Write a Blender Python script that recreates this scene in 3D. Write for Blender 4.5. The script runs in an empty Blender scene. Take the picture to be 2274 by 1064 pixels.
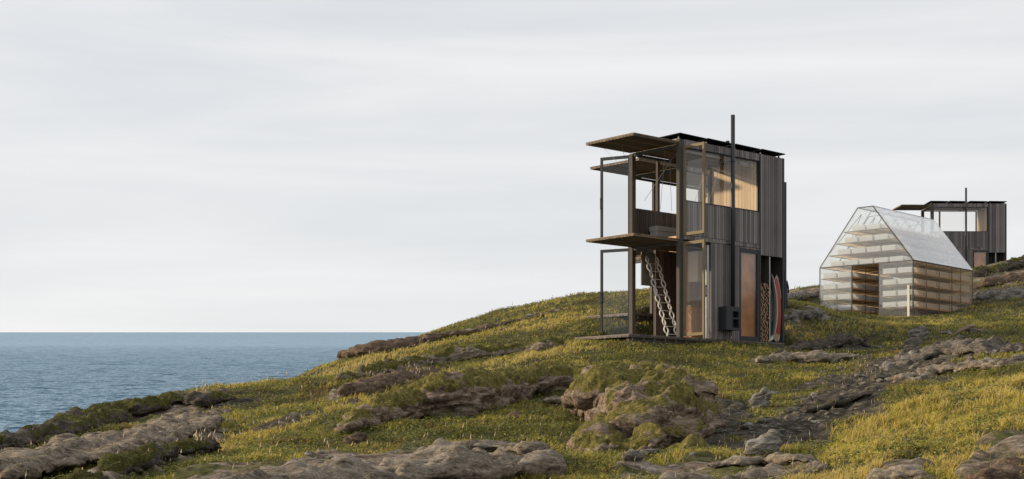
import bpy, math, random
import numpy as np
from mathutils import Vector, Matrix
R = math.radians
random.seed(7)
rng = np.random.default_rng(11)

# ------------------------------------------------------------------ camera, world, sun
F, HZ = 3187.0, 945.0            # focal length in photo pixels, eye-level row of the buildings
sc = bpy.context.scene
col = sc.collection
cd = bpy.data.cameras.new("camera")
cam = bpy.data.objects.new("camera", cd)
col.objects.link(cam)
cam.location = (0, 0, 0)
cam.rotation_euler = (R(90), 0, 0)
cd.sensor_width = 36.0
cd.lens = 36.0 * F / 2274.0
cd.shift_y = (HZ - 532.0) / 2274.0
cd.clip_start = 0.1
cd.clip_end = 60000
sc.camera = cam

SUN = Vector((-0.96, 0.14, 0.0)).normalized()
SUN_EL = R(17)
world = bpy.data.worlds.new("World")
sc.world = world
world.use_nodes = True
wn, wl = world.node_tree.nodes, world.node_tree.links
wn.clear()
w_out = wn.new("ShaderNodeOutputWorld")
w_sky = wn.new("ShaderNodeTexSky")
w_sky.sky_type = 'NISHITA'
w_sky.sun_disc = False
w_sky.sun_elevation = SUN_EL
w_sky.sun_rotation = math.atan2(SUN.x, SUN.y)
w_bg = wn.new("ShaderNodeBackground"); w_bg.inputs[1].default_value = 0.10
wl.new(w_sky.outputs[0], w_bg.inputs[0])
w_tc = wn.new("ShaderNodeTexCoord")
w_mp = wn.new("ShaderNodeMapping"); w_mp.inputs['Scale'].default_value = (1.3, 1.3, 11.0)
w_mp.inputs['Rotation'].default_value = (0, R(4), 0)
w_no = wn.new("ShaderNodeTexNoise"); w_no.inputs['Scale'].default_value = 1.5
w_no.inputs['Detail'].default_value = 6; w_no.inputs['Roughness'].default_value = 0.5
w_no.inputs['Distortion'].default_value = 0.5
w_rp = wn.new("ShaderNodeValToRGB")
e = w_rp.color_ramp.elements
e[0].position = 0.33; e[0].color = (0.755, 0.775, 0.803, 1)
e[1].position = 0.67; e[1].color = (0.925, 0.925, 0.930, 1)
w_cl = wn.new("ShaderNodeBackground"); w_cl.inputs[1].default_value = 1.0
wl.new(w_tc.outputs['Generated'], w_mp.inputs[0]); wl.new(w_mp.outputs[0], w_no.inputs[0])
wl.new(w_no.outputs[0], w_rp.inputs[0]); wl.new(w_rp.outputs[0], w_cl.inputs[0])
w_mx = wn.new("ShaderNodeMixShader"); w_mx.inputs[0].default_value = 0.92
wl.new(w_bg.outputs[0], w_mx.inputs[1]); wl.new(w_cl.outputs[0], w_mx.inputs[2])
wl.new(w_mx.outputs[0], w_out.inputs[0])

sd = bpy.data.lights.new("sun", 'SUN')
sun = bpy.data.objects.new("sun", sd)
col.objects.link(sun)
sd.energy = 5.0
sd.angle = R(2.5)
sd.color = (1.0, 0.83, 0.58)
sv = Vector((SUN.x * math.cos(SUN_EL), SUN.y * math.cos(SUN_EL), math.sin(SUN_EL)))
sun.rotation_euler = sv.to_track_quat('Z', 'Y').to_euler()
sun.location = sv * 80

sc.view_settings.view_transform = 'Standard'
sc.view_settings.look = 'None'
sc.view_settings.exposure = 0.0
sc.view_settings.gamma = 1.0
sc.cycles.max_bounces = 8
sc.cycles.transparent_max_bounces = 24

# ------------------------------------------------------------------ noise
_p = np.random.default_rng(3).permutation(256); _p = np.concatenate([_p, _p, _p])
_g = np.random.default_rng(4).normal(size=(256, 3)); _g /= np.linalg.norm(_g, axis=1)[:, None]
def pn(x, y, z=0.0):
    x, y, z = np.broadcast_arrays(np.asarray(x, float), np.asarray(y, float), np.asarray(z, float))
    xi, yi, zi = np.floor(x).astype(int), np.floor(y).astype(int), np.floor(z).astype(int)
    xf, yf, zf = x - xi, y - yi, z - zi
    u, v, w = [t * t * t * (t * (t * 6 - 15) + 10) for t in (xf, yf, zf)]
    xi &= 255; yi &= 255; zi &= 255
    def c(dx, dy, dz):
        g = _g[_p[_p[_p[(xi + dx) & 255] + ((yi + dy) & 255)] + ((zi + dz) & 255)]]
        return g[..., 0] * (xf - dx) + g[..., 1] * (yf - dy) + g[..., 2] * (zf - dz)
    l = lambda a, b, t: a + (b - a) * t
    return l(l(l(c(0,0,0), c(1,0,0), u), l(c(0,1,0), c(1,1,0), u), v),
             l(l(c(0,0,1), c(1,0,1), u), l(c(0,1,1), c(1,1,1), u), v), w) * 1.5
def fbm(x, y, z=0.0, o=4, r=0.5):
    s, a, f = 0, 1.0, 1.0
    for _ in range(o):
        s = s + a * pn(x * f, y * f, np.asarray(z) * f + 7.3 * _); a *= r; f *= 2.03
    return s
def ridged(x, y, z=0.0, o=4):
    s, a, f = 0, 1.0, 1.0
    for _ in range(o):
        s = s + a * (1 - 2 * np.abs(pn(x * f, y * f, np.asarray(z) * f + 3.1 * _))); a *= 0.5; f *= 2.1
    return s * 0.5
def sstep(a, b, x):
    t = np.clip((x - a) / (b - a), 0, 1); return t * t * (3 - 2 * t)

# ------------------------------------------------------------------ materials
def new_mat(name):
    m = bpy.data.materials.new(name); m.use_nodes = True
    return m, m.node_tree.nodes, m.node_tree.links, m.node_tree.nodes['Principled BSDF']
def plain(name, c, rough=0.6, metal=0.0, var=0.12, scale=6.0, bump=0.0):
    m, n, l, b = new_mat(name)
    t = n.new("ShaderNodeTexCoord"); no = n.new("ShaderNodeTexNoise")
    no.inputs['Scale'].default_value = scale; no.inputs['Detail'].default_value = 5
    l.new(t.outputs['Object'], no.inputs[0])
    mx = n.new("ShaderNodeMix"); mx.data_type = 'RGBA'
    mx.inputs[6].default_value = tuple(v * (1 - var) for v in c) + (1,)
    mx.inputs[7].default_value = tuple(min(1, v * (1 + var)) for v in c) + (1,)
    l.new(no.outputs[0], mx.inputs[0]); l.new(mx.outputs[2], b.inputs['Base Color'])
    b.inputs['Roughness'].default_value = rough; b.inputs['Metallic'].default_value = metal
    if bump:
        bp = n.new("ShaderNodeBump"); bp.inputs['Strength'].default_value = bump; bp.inputs['Distance'].default_value = 0.01
        l.new(no.outputs[0], bp.inputs['Height']); l.new(bp.outputs[0], b.inputs['Normal'])
    return m
def wood(name, c0, c1, axis='z', rough=0.75, streak=0.5):
    """boards: per-board tone from the mesh attribute 'tone', grain stretched along the board"""
    m, n, l, b = new_mat(name)
    t = n.new("ShaderNodeTexCoord"); mp = n.new("ShaderNodeMapping")
    s = {'z': (60, 60, 2.5), 'x': (2.5, 60, 60), 'y': (60, 2.5, 60)}[axis]
    mp.inputs['Scale'].default_value = s
    no = n.new("ShaderNodeTexNoise"); no.inputs['Scale'].default_value = 1.0; no.inputs['Detail'].default_value = 5
    l.new(t.outputs['Object'], mp.inputs[0]); l.new(mp.outputs[0], no.inputs[0])
    n2 = n.new("ShaderNodeTexNoise"); n2.inputs['Scale'].default_value = 1.3; n2.inputs['Detail'].default_value = 4
    l.new(t.outputs['Object'], n2.inputs[0])
    at = n.new("ShaderNodeAttribute"); at.attribute_name = 'tone'
    a1 = n.new("ShaderNodeMath"); a1.operation = 'MULTIPLY_ADD'; a1.inputs[1].default_value = streak
    l.new(no.outputs[0], a1.inputs[0]); l.new(at.outputs['Fac'], a1.inputs[2])
    a2 = n.new("ShaderNodeMath"); a2.operation = 'MULTIPLY_ADD'; a2.inputs[1].default_value = 0.5
    l.new(n2.outputs[0], a2.inputs[0]); l.new(a1.outputs[0], a2.inputs[2])
    a3 = n.new("ShaderNodeMath"); a3.operation = 'MULTIPLY_ADD'; a3.inputs[1].default_value = 0.72; a3.inputs[2].default_value = -0.30
    a3.use_clamp = True
    l.new(a2.outputs[0], a3.inputs[0])
    mx = n.new("ShaderNodeMix"); mx.data_type = 'RGBA'
    mx.inputs[6].default_value = c0 + (1,); mx.inputs[7].default_value = c1 + (1,)
    l.new(a3.outputs[0], mx.inputs[0]); l.new(mx.outputs[2], b.inputs['Base Color'])
    b.inputs['Roughness'].default_value = rough
    bp = n.new("ShaderNodeBump"); bp.inputs['Strength'].default_value = 0.35; bp.inputs['Distance'].default_value = 0.004
    l.new(no.outputs[0], bp.inputs['Height']); l.new(bp.outputs[0], b.inputs['Normal'])
    return m
def glass(name, tint=(0.97, 0.98, 0.98), lo=0.03, k=1.0, white=0.0, rough=0.0, gcol=(1, 1, 1)):
    m = bpy.data.materials.new(name); m.use_nodes = True
    n, l = m.node_tree.nodes, m.node_tree.links; n.clear()
    o = n.new("ShaderNodeOutputMaterial"); tr = n.new("ShaderNodeBsdfTransparent"); tr.inputs[0].default_value = tint + (1,)
    gl = n.new("ShaderNodeBsdfGlossy"); gl.inputs['Roughness'].default_value = rough; gl.inputs[0].default_value = gcol + (1,)
    fr = n.new("ShaderNodeLayerWeight"); fr.inputs['Blend'].default_value = 0.5
    pw = n.new("ShaderNodeMath"); pw.operation = 'POWER'; pw.inputs[1].default_value = 4.0
    l.new(fr.outputs['Facing'], pw.inputs[0])
    ma = n.new("ShaderNodeMath"); ma.operation = 'MULTIPLY_ADD'; ma.inputs[1].default_value = 0.7 * k; ma.inputs[2].default_value = lo
    ma.use_clamp = True
    l.new(pw.outputs[0], ma.inputs[0])
    mx = n.new("ShaderNodeMixShader"); l.new(ma.outputs[0], mx.inputs[0])
    base = tr.outputs[0]
    if white:
        d = n.new("ShaderNodeBsdfTranslucent"); d.inputs[0].default_value = (0.9, 0.93, 0.96, 1)
        d2 = n.new("ShaderNodeBsdfDiffuse"); d2.inputs[0].default_value = (0.9, 0.93, 0.96, 1)
        ad = n.new("ShaderNodeMixShader"); ad.inputs[0].default_value = 0.5
        l.new(d.outputs[0], ad.inputs[1]); l.new(d2.outputs[0], ad.inputs[2])
        m2 = n.new("ShaderNodeMixShader"); m2.inputs[0].default_value = white
        l.new(tr.outputs[0], m2.inputs[1]); l.new(ad.outputs[0], m2.inputs[2]); base = m2.outputs[0]
    l.new(base, mx.inputs[1]); l.new(gl.outputs[0], mx.inputs[2]); l.new(mx.outputs[0], o.inputs[0])
    return m

M = {}
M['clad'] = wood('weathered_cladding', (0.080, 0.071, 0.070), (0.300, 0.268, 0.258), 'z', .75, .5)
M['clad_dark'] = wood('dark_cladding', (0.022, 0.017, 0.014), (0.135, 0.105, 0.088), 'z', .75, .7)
M['glow_panel'] = plain('indoor_glow_colour', (0.46, 0.28, 0.17), .8, 0, .7, 3.0)  # added panel colour imitating warm light inside the door
M['sunlit_steel'] = plain('sunlit_door_steel', (0.19, 0.14, 0.08), 0.85, 0)  # door steel with low sunlight put into its base colour
M['soffit'] = wood('canopy_boards', (0.055, 0.036, 0.020), (0.21, 0.145, 0.085), 'x')
M['deckwood'] = wood('deck_boards', (0.045, 0.036, 0.032), (0.22, 0.18, 0.155), 'y')
M['ply'] = wood('warm_plywood', (0.27, 0.14, 0.06), (0.55, 0.33, 0.17), 'z', 0.6, 0.8)
M['pale_ply'] = wood('pale_plywood', (0.27, 0.18, 0.10), (0.52, 0.36, 0.205), 'z', 0.6, 0.6)
M['warm_lit_ply'] = wood('warm_lit_plywood', (0.40, 0.18, 0.07), (0.70, 0.38, 0.18), 'z', 0.6, 0.8)  # plywood with warm indoor light raised into its colour
M['steel'] = plain('dark_grey_steel', (0.060, 0.060, 0.058), 0.85, 0)
M['steel_post'] = plain('brown_steel_post', (0.072, 0.060, 0.050), 0.9, 0, 0.2)
M['black_steel'] = plain('black_steel', (0.028, 0.030, 0.034), 0.5, 0.2)
M['light_steel'] = plain('light_grey_aluminium', (0.42, 0.41, 0.42), 0.4, 0.3)
M['black'] = plain('black_opening', (0.004, 0.004, 0.004), 0.8)
M['solar'] = plain('black_solar_glass', (0.006, 0.006, 0.008), 0.75)
M['solar'].node_tree.nodes['Principled BSDF'].inputs['Specular IOR Level'].default_value = .1
M['glass'] = glass('window_glass', (0.97, 0.96, 0.94), 0.03, .15)
M['door_glass'] = glass('door_glass', (0.96, 0.965, 0.96), 0.02, 0.2)
M['side_glass'] = glass('indoor_glow_glass', (0.96, 0.88, 0.80), 0.07, .5, 0.0, 0.12)  # warm indoor light tinted into the door pane
M['bench'] = plain('grey_upholstery', (0.23, 0.225, 0.22), 0.9, 0, 0.06, 30)
M['white'] = plain('white_lacquer', (0.68, 0.66, 0.61), 0.5, 0, 0.04)
M['beige'] = plain('beige_panel', (0.30, 0.26, 0.22), 0.7, 0, 0.08)
M['rope'] = plain('off_white_rope', (0.72, 0.69, 0.63), 0.8, 0, 0.08, 60)
M['gh_frame'] = plain('thin_dark_frame', (0.050, 0.047, 0.048), 0.5, 0.2)
M['gh_frame_warm'] = plain('warm_brown_frame', (0.15, 0.085, 0.05), 0.5)
M['gh_edge'] = plain('tan_shelf_edge', (0.52, 0.33, 0.19), 0.7)
M['gh_shelf'] = plain('pale_shelf_board', (0.78, 0.64, 0.46), 0.7, 0, 0.10, 2.0)
def add_translucent(m, c, f):
    n, l = m.node_tree.nodes, m.node_tree.links; b = n['Principled BSDF']; o = n['Material Output']
    t = n.new("ShaderNodeBsdfTranslucent"); t.inputs[0].default_value = c + (1,); x = n.new("ShaderNodeMixShader"); x.inputs[0].default_value = f
    l.new(b.outputs[0], x.inputs[1]); l.new(t.outputs[0], x.inputs[2]); l.new(x.outputs[0], o.inputs[0])
add_translucent(M['gh_shelf'], (0.95, 0.80, 0.60), .6)
def add_clear(m, c, f):
    n, l = m.node_tree.nodes, m.node_tree.links; o = n['Material Output']; src = o.inputs[0].links[0].from_socket
    t = n.new("ShaderNodeBsdfTransparent"); t.inputs[0].default_value = c + (1,); x = n.new("ShaderNodeMixShader"); x.inputs[0].default_value = f
    l.new(src, x.inputs[1]); l.new(t.outputs[0], x.inputs[2]); l.new(x.outputs[0], o.inputs[0])
add_clear(M['gh_shelf'], (1.0, .88, .70), .38)
M['gh_glass'] = glass('greenhouse_glass', (0.96, 0.97, 0.97), 0.06, .8, .09)
M['gh_roof'] = glass('sky_sheen_roof_glass', (0.96, 0.97, 0.98), 0.14, 0.8, 0.26)  # bright sky reflection put in as a milky white share
M['gh_roof_l'] = glass('clear_roof_glass', (0.96, 0.97, 0.97), 0.04, 0.5, 0.06)
M['gh_side'] = glass('glow_tinted_glass', (1.0, 0.94, 0.87), 0.07, 0.4, 0.05, 0.05, (1, .84, .68))  # warm reflected light tinted into this wall's glass
M['planter'] = plain('white_planter', (0.74, 0.75, 0.76), 0.5, 0, 0.03)
add_translucent(M['planter'], (0.95, 0.95, 0.96), .55)

# ------------------------------------------------------------------ mesh helpers
class MB:
    def __init__(s): s.v = []; s.f = []; s.t = []; s.sm = []
    def box(s, x0, x1, y0, y1, z0, z1, tone=None):
        i = len(s.v)
        s.v += [(x0,y0,z0),(x1,y0,z0),(x1,y1,z0),(x0,y1,z0),(x0,y0,z1),(x1,y0,z1),(x1,y1,z1),(x0,y1,z1)]
        s.f += [(i,i+3,i+2,i+1),(i+4,i+5,i+6,i+7),(i,i+1,i+5,i+4),(i+1,i+2,i+6,i+5),(i+2,i+3,i+7,i+6),(i+3,i,i+4,i+7)]
        s.t += [random.random() if tone is None else tone] * 6; s.sm += [False] * 6; return s
    def bar(s, a, b, w, h=None, tone=0.5):
        """square bar between two points"""
        h = w if h is None else h
        a, b = Vector(a), Vector(b); d = (b - a).normalized()
        up = Vector((0, 0, 1)) if abs(d.z) < 0.95 else Vector((1, 0, 0))
        sx = d.cross(up).normalized() * w / 2; sy = sx.cross(d).normalized() * h / 2
        i = len(s.v)
        for p in (a, b):
            for q in ((-1,-1),(1,-1),(1,1),(-1,1)): s.v.append(tuple(p + sx * q[0] + sy * q[1]))
        s.f += [(i,i+1,i+2,i+3),(i+7,i+6,i+5,i+4)] + [(i+k, i+4+k, i+4+(k+1)%4, i+(k+1)%4) for k in range(4)]
        s.t += [tone] * 6; s.sm += [False] * 6; return s
    def tube(s, pts, r, n=8, tone=0.5, closed=False, cap=True):
        pts = [Vector(p) for p in pts]; i0 = len(s.v); m = len(pts)
        rr = r if isinstance(r, (list, tuple)) else [r] * m
        ref = None
        for k, p in enumerate(pts):
            if closed: d = (pts[(k+1) % m] - pts[k-1])
            else: d = pts[min(k+1, m-1)] - pts[max(k-1, 0)]
            d.normalize()
            if ref is None: ref = Vector((0,0,1)) if abs(d.z) < 0.9 else Vector((1,0,0))
            sx = d.cross(ref).normalized(); sy = sx.cross(d).normalized(); ref = sy
            for q in range(n):
                a = 2 * math.pi * q / n
                s.v.append(tuple(p + sx * math.cos(a) * rr[k] + sy * math.sin(a) * rr[k]))
        for k in range(m if closed else m - 1):
            A, B = i0 + k * n, i0 + ((k + 1) % m) * n
            for q in range(n):
                s.f.append((A+q, A+(q+1)%n, B+(q+1)%n, B+q)); s.t.append(tone); s.sm.append(True)
        if cap and not closed:
            s.f.append(tuple(i0 + q for q in range(n))[::-1]); s.f.append(tuple(i0 + (m-1)*n + q for q in range(n)))
            s.t += [tone] * 2; s.sm += [False] * 2
        return s
    def quad(s, a, b, c, d, tone=0.5):
        i = len(s.v); s.v += [tuple(a), tuple(b), tuple(c), tuple(d)]; s.f.append((i,i+1,i+2,i+3)); s.t.append(tone); s.sm.append(False); return s
    def sheet(s, pts, th, tone=0.5):
        """a flat polygon given thickness th along its normal"""
        P = [Vector(p) for p in pts]; nn = (P[1]-P[0]).cross(P[2]-P[0]).normalized() * th
        i = len(s.v); k = len(P)
        s.v += [tuple(p) for p in P] + [tuple(p + nn) for p in P]
        s.f.append(tuple(range(i+k-1, i-1, -1))); s.f.append(tuple(range(i+k, i+2*k)))
        for q in range(k): s.f.append((i+q, i+(q+1)%k, i+k+(q+1)%k, i+k+q))
        s.t += [tone]*(k+2); s.sm += [False]*(k+2); return s
    def boards_x(s, x0, x1, z0, z1, y0, y1, w=0.094, gap=0.016):
        n = max(1, round((x1-x0)/w)); w = (x1-x0)/n
        for k in range(n):
            j = random.uniform(-0.004, 0.004)
            s.box(x0+k*w+gap/2, x0+(k+1)*w-gap/2, y0+j, y1+j, z0, z1)
        return s
    def boards_y(s, y0, y1, z0, z1, x0, x1, w=0.094, gap=0.016):
        n = max(1, round((y1-y0)/w)); w = (y1-y0)/n
        for k in range(n):
            j = random.uniform(-0.004, 0.004)
            s.box(x0+j, x1+j, y0+k*w+gap/2, y0+(k+1)*w-gap/2, z0, z1)
        return s
    def build(s, name, mat, parent=None, loc=None, rot=None):
        me = bpy.data.meshes.new(name); me.from_pydata(s.v, [], s.f); me.update()
        at = me.attributes.new('tone', 'FLOAT', 'FACE'); at.data.foreach_set('value', s.t)
        me.polygons.foreach_set('use_smooth', s.sm)
        me.materials.append(mat if not isinstance(mat, str) else M[mat])
        o = bpy.data.objects.new(name, me); col.objects.link(o)
        if parent: o.parent = parent
        if loc: o.location = loc
        if rot is not None: o.rotation_euler = (0, 0, rot)
        return o
def tag(o, label=None, cat=None, group=None, kind=None):
    if label: o['label'] = label
    if cat: o['category'] = cat
    if group: o['group'] = group
    if kind: o['kind'] = kind
    return o
def empty(name, loc, rz=0.0):
    o = bpy.data.objects.new(name, None); col.objects.link(o)
    o.location = loc; o.rotation_euler = (0, 0, rz); o.empty_display_size = 0.3
    return o
def np_mesh(name, V, faces, mat, attrs=None, smooth=True, parent=None):
    """V (n,3); faces = list of (m,k) arrays of corner indices"""
    me = bpy.data.meshes.new(name)
    me.vertices.add(len(V)); me.vertices.foreach_set('co', np.ascontiguousarray(V, dtype=np.float32).ravel())
    tot = sum(f.shape[0] for f in faces)
    loops = np.concatenate([f.ravel() for f in faces]).astype(np.int32)
    sizes = np.concatenate([np.full(f.shape[0], f.shape[1]) for f in faces])
    starts = np.concatenate([[0], np.cumsum(sizes)[:-1]]).astype(np.int32)
    me.loops.add(len(loops)); me.loops.foreach_set('vertex_index', loops)
    me.polygons.add(tot); me.polygons.foreach_set('loop_start', starts)
    me.polygons.foreach_set('use_smooth', np.full(tot, smooth))
    me.update(calc_edges=True)
    for k, a in (attrs or {}).items():
        if a.ndim == 1:
            t = me.attributes.new(k, 'FLOAT', 'POINT'); t.data.foreach_set('value', a.astype(np.float32))
        else:
            t = me.attributes.new(k, 'FLOAT_COLOR', 'POINT')
            c = np.ones((len(a), 4), np.float32); c[:, :3] = a; t.data.foreach_set('color', c.ravel())
    me.materials.append(mat)
    o = bpy.data.objects.new(name, me); col.objects.link(o)
    if parent: o.parent = parent
    return o

# ------------------------------------------------------------------ terrain
def P(px, py, Y): return ((px - 1137) / F * Y, Y, (HZ - py) / F * Y)
cp = []
def C(*a): cp.append(P(*a))
for px, rows in {
    -350: [(1064,18),(1020,22),(995,26)],
    0:    [(1064,17),(1035,20),(1000,23.5),(966,28)],
    190:  [(1064,17),(1010,21),(960,26),(925,31)],
    370:  [(1064,16.5),(1000,21),(940,27),(886,35)],
    490:  [(1064,16.2),(1000,20.5),(930,28),(874,38)],
    620:  [(1064,16),(990,21),(910,30),(843,43)],
    760:  [(1064,16),(980,21.5),(900,29),(850,37),(806,48)],
    1000: [(1064,15.5),(960,21),(880,28),(812,37),(765,45),(728,56)],
    1240: [(1064,15.5),(950,20.5),(860,28),(790,36),(748,42),(705,50),(686,58)],
    1400: [(1064,15.8),(1000,18),(910,25),(825,33),(760,39.2)],
    1550: [(1064,15.5),(1000,18.5),(915,24.5),(830,33),(764,40.5)],
    1700: [(1064,15.2),(1010,18.5),(945,23.5),(880,29.5),(815,36.5),(771,42.8)],
    1850: [(1064,14.4),(990,18.5),(930,23),(870,29),(810,37),(757,46),(722,54)],
    2000: [(1064,13.8),(980,16.5),(905,21),(850,28),(800,36),(755,46),(712,58)],
    2150: [(1064,13.0),(960,16),(880,20),(820,28),(775,36),(735,46),(700,58),(672,64)],
    2274: [(1064,12.4),(940,15.5),(860,20),(805,28),(762,37),(725,47),(690,58),(655,66),(610,76),(570,84)],
    2600: [(1064,12),(900,16),(820,20),(770,28),(730,37),(690,48),(640,60),(560,76)],
}.items():
    for py, Y in rows: C(px, py, Y)
for a in [(1275,757,40.8),(1480,762,41),(1600,766,42),(1345,676,58),(1440,672,60),(1750,748,44.6),(1755,712,46.5),(1750,676,48.6),
          (1760,656,54),(1700,650,60),(1800,634,70),(1430,724,43.3),(1330,724,43.6),(1300,703,46.0),(1900,628,74),(2000,622,78),(2100,602,82),
          (1820,712,63.2),(1925,708,61.5),(2035,705,60),(2100,690,62),(2165,676,65),(2160,640,70),(2190,598,82),(2230,584,84),(2100,660,70),(1950,680,68)]: C(*a)
for X, Y, Z in [(-6,0,-1.8),(0,0,-1.7),(6,0,-1.6),(-5,8,-1.25),(0,8,-1.1),(5,8,-1.0),(12,6,-.8),(20,8,.5),(0,-20,-3),(20,-20,-2),(-20,-20,-9),
                (-16,20,-7),(-18,34,-6.5),(-15,48,-5),(-12,62,-3.5),(-3,68,0.0),(4,74,1.5),(10,84,3.0),(18,92,5.0),(28,100,6.5),(40,104,9.0),
                (-9,40,-1.6),(-10,28,-2.6),(-4,58,1.0),
                (27,89,7.9),(33,89,8.0),
                (-45,0,-22),(-45,40,-21),(-40,80,-19),(-20,110,-17),(5,125,-15),(35,140,-14),(70,140,-8),
                (40,60,8),(45,30,5),(45,0,2),(70,60,12),(70,0,4),(60,90,13),(90,-20,3),(100,60,12)]: cp.append((X, Y, Z))
cp = np.array(cp)
def _k(r2): return 0.5 * r2 * np.log(r2 + 1e-9)
N = len(cp)
_A = np.zeros((N+3, N+3)); d2 = ((cp[:, None, :2] - cp[None, :, :2])**2).sum(-1)
_A[:N, :N] = _k(d2) + np.eye(N) * 6.0
_A[:N, N] = 1; _A[:N, N+1:] = cp[:, :2]; _A[N, :N] = 1; _A[N+1:, :N] = cp[:, :2].T
_w = np.linalg.solve(_A, np.concatenate([cp[:, 2], [0, 0, 0]]))
def tps(X, Y):
    out = np.zeros(X.size); x = X.ravel(); y = Y.ravel()
    for i in range(0, x.size, 40000):
        xx, yy = x[i:i+40000], y[i:i+40000]
        r2 = (xx[:, None] - cp[None, :, 0])**2 + (yy[:, None] - cp[None, :, 1])**2
        out[i:i+40000] = _k(r2) @ _w[:N] + _w[N] + _w[N+1] * xx + _w[N+2] * yy
    return out.reshape(X.shape)

SEA_H = 25.0
SEA_T = (HZ - 738) / F + SEA_H / 30000.0
def sea_z(Y): return -SEA_H + SEA_T * Y

# frames of the four buildings: origin, yaw, base height
UA = R(41.0)
MAIN = dict(o=(4.74, 40.76), yaw=UA, z=2.52)
c2, s2 = math.cos(R(42)), math.sin(R(42))
SECOND = dict(o=(3.90 + 1.84*c2, 44.0 + 1.84*s2), yaw=R(42), z=3.46)
THIRD = dict(o=((2067-1137)/F*88.8, 88.8), yaw=R(1.0), z=8.11)
GH = dict(o=(16.77, 60.0), yaw=math.atan2(.736, .677), z=4.556)
def local(fr, X, Y):
    c, s = math.cos(fr['yaw']), math.sin(fr['yaw']); dx, dy = X - fr['o'][0], Y - fr['o'][1]
    return dx*c + dy*s, -dx*s + dy*c
def footprint(fr, x0, x1, y0, y1, X, Y, soft=0.5):
    a, b = local(fr, X, Y)
    d = np.maximum(np.maximum(x0 - a, a - x1), np.maximum(y0 - b, b - y1))
    return 1 - sstep(0, soft, d)

# non-uniform grid
def axis(segs):
    out = [segs[0][0]]
    for a, b, h in segs:
        n = max(1, round((b - a) / h)); out += list(a + (b - a) * (np.arange(n) + 1) / n)
    return np.array(out)
gx = axis([(-260,-60,20),(-60,-20,2),(-20,-9,.35),(-9,10,.1),(10,24,.16),(24,36,.3),(36,60,1.5),(60,400,20)])
gy = axis([(-60,-10,10),(-10,10,.8),(10,13,.2),(13,30,.085),(30,50,.12),(50,92,.25),(92,120,1),(120,160,4),(160,400,20)])
GX, GY = np.meshgrid(gx, gy)
GZ = tps(np.clip(GX, -60, 100), np.clip(GY, -25, 140))
# rock / dirt / dry masks are strokes laid on the land
def ray(px, py, Zf, y0=10.0, y1=120.0):
    ys = np.linspace(y0, y1, 1400); xs = (px - 1137) / F * ys; zs = (HZ - py) / F * ys
    g = Zf(xs, ys); k = np.where(g >= zs)[0]
    i = k[0] if len(k) else len(ys) - 1
    return np.array([xs[i], ys[i], g[i]])
def bil(G):
    def f(x, y):
        x = np.clip(np.asarray(x, float), gx[0], gx[-1] - 1e-6); y = np.clip(np.asarray(y, float), gy[0], gy[-1] - 1e-6)
        i = np.clip(np.searchsorted(gx, x, side='right') - 1, 0, len(gx) - 2); j = np.clip(np.searchsorted(gy, y, side='right') - 1, 0, len(gy) - 2)
        tx = (x - gx[i]) / (gx[i+1] - gx[i]); ty = (y - gy[j]) / (gy[j+1] - gy[j])
        return (G[j, i]*(1-tx) + G[j, i+1]*tx)*(1-ty) + (G[j+1, i]*(1-tx) + G[j+1, i+1]*tx)*ty
    return f
base_f = bil(GZ)
SC = 1.0
def stroke_mask(strokes):
    """strokes: list of (list of (px, py, width_px)) laid out on the smooth land; returns a 0..1 field"""
    out = np.zeros_like(GX)
    for st in strokes:
        pts = []
        for px, py, w in st:
            p = ray(px, py, base_f); pts.append((p[0], p[1], w / F * p[1]))
        for k in range(max(1, len(pts) - 1)):
            a = pts[k]; b = pts[min(k+1, len(pts)-1)]
            dx, dy = b[0]-a[0], b[1]-a[1]; L = dx*dx + dy*dy + 1e-9
            t = np.clip(((GX-a[0])*dx + (GY-a[1])*dy) / L, 0, 1)
            # land seen at a low angle: a stroke w pixels tall is several times as deep
            r = a[2] + (b[2]-a[2])*t
            d = np.sqrt(((GX-a[0]-dx*t)/(r*1.3))**2 + ((GY-a[1]-dy*t)/(r*5.5))**2)
            out = np.maximum(out, 1 - sstep(0.75, 1.25, d + 0.35*fbmg))
    return out
fbmg = fbm(GX*1.3, GY*1.3, 0.0, 4)
rock_strokes = [
    [(-40,1000,70),(60,985,70),(180,965,66),(300,932,56),(420,905,30),(480,888,14)],
    [(-40,1055,80),(60,1045,70),(170,1020,66),(300,985,56),(400,955,46),(470,930,22)],
    [(230,1075,30),(330,1040,44),(400,1010,36),(470,985,22)],
    [(430,1070,36),(700,1050,60),(900,1035,60),(1190,1025,40)],
    [(1400,1064,30),(1570,1050,36),(1780,1045,28)],
    [(1690,806,18),(1910,800,18)],
    [(1990,1064,26),(2040,1050,20)],
    [(2274,1010,44),(2170,1064,40)],
    [(2175,620,30),(2290,606,50)],
    [(1750,655,13),(1820,652,13)],[(1750,702,16),(1820,698,16)],
    [(770,790,16),(900,764,12),(1050,738,7),(1240,692,4)],
    [(760,870,22),(900,845,18)],
    [(760,950,22),(1000,905,34),(1240,860,24)],
    [(1290,900,26),(1400,960,60),(1560,950,50)],
]
rubble_strokes = [
    [(2290,770,50),(2100,785,60),(1980,840,60),(1860,900,62),(1740,965,72),(1630,1000,50)],
    [(2000,800,50),(1930,850,62),(1820,925,74)],[(2270,810,26),(2120,815,34)],[(1790,860,14),(1880,840,16)],
    [(1740,775,22),(1910,768,30),(2000,780,30)],
    [(450,985,22),(640,935,22),(780,898,14)],
    [(540,1045,22),(740,1012,20),(900,985,12)],
    [(1620,910,34),(1560,965,44),(1620,990,46)],
    [(2165,655,22),(2274,645,26)],
    [(420,925,14),(560,890,12)],
]
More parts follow.
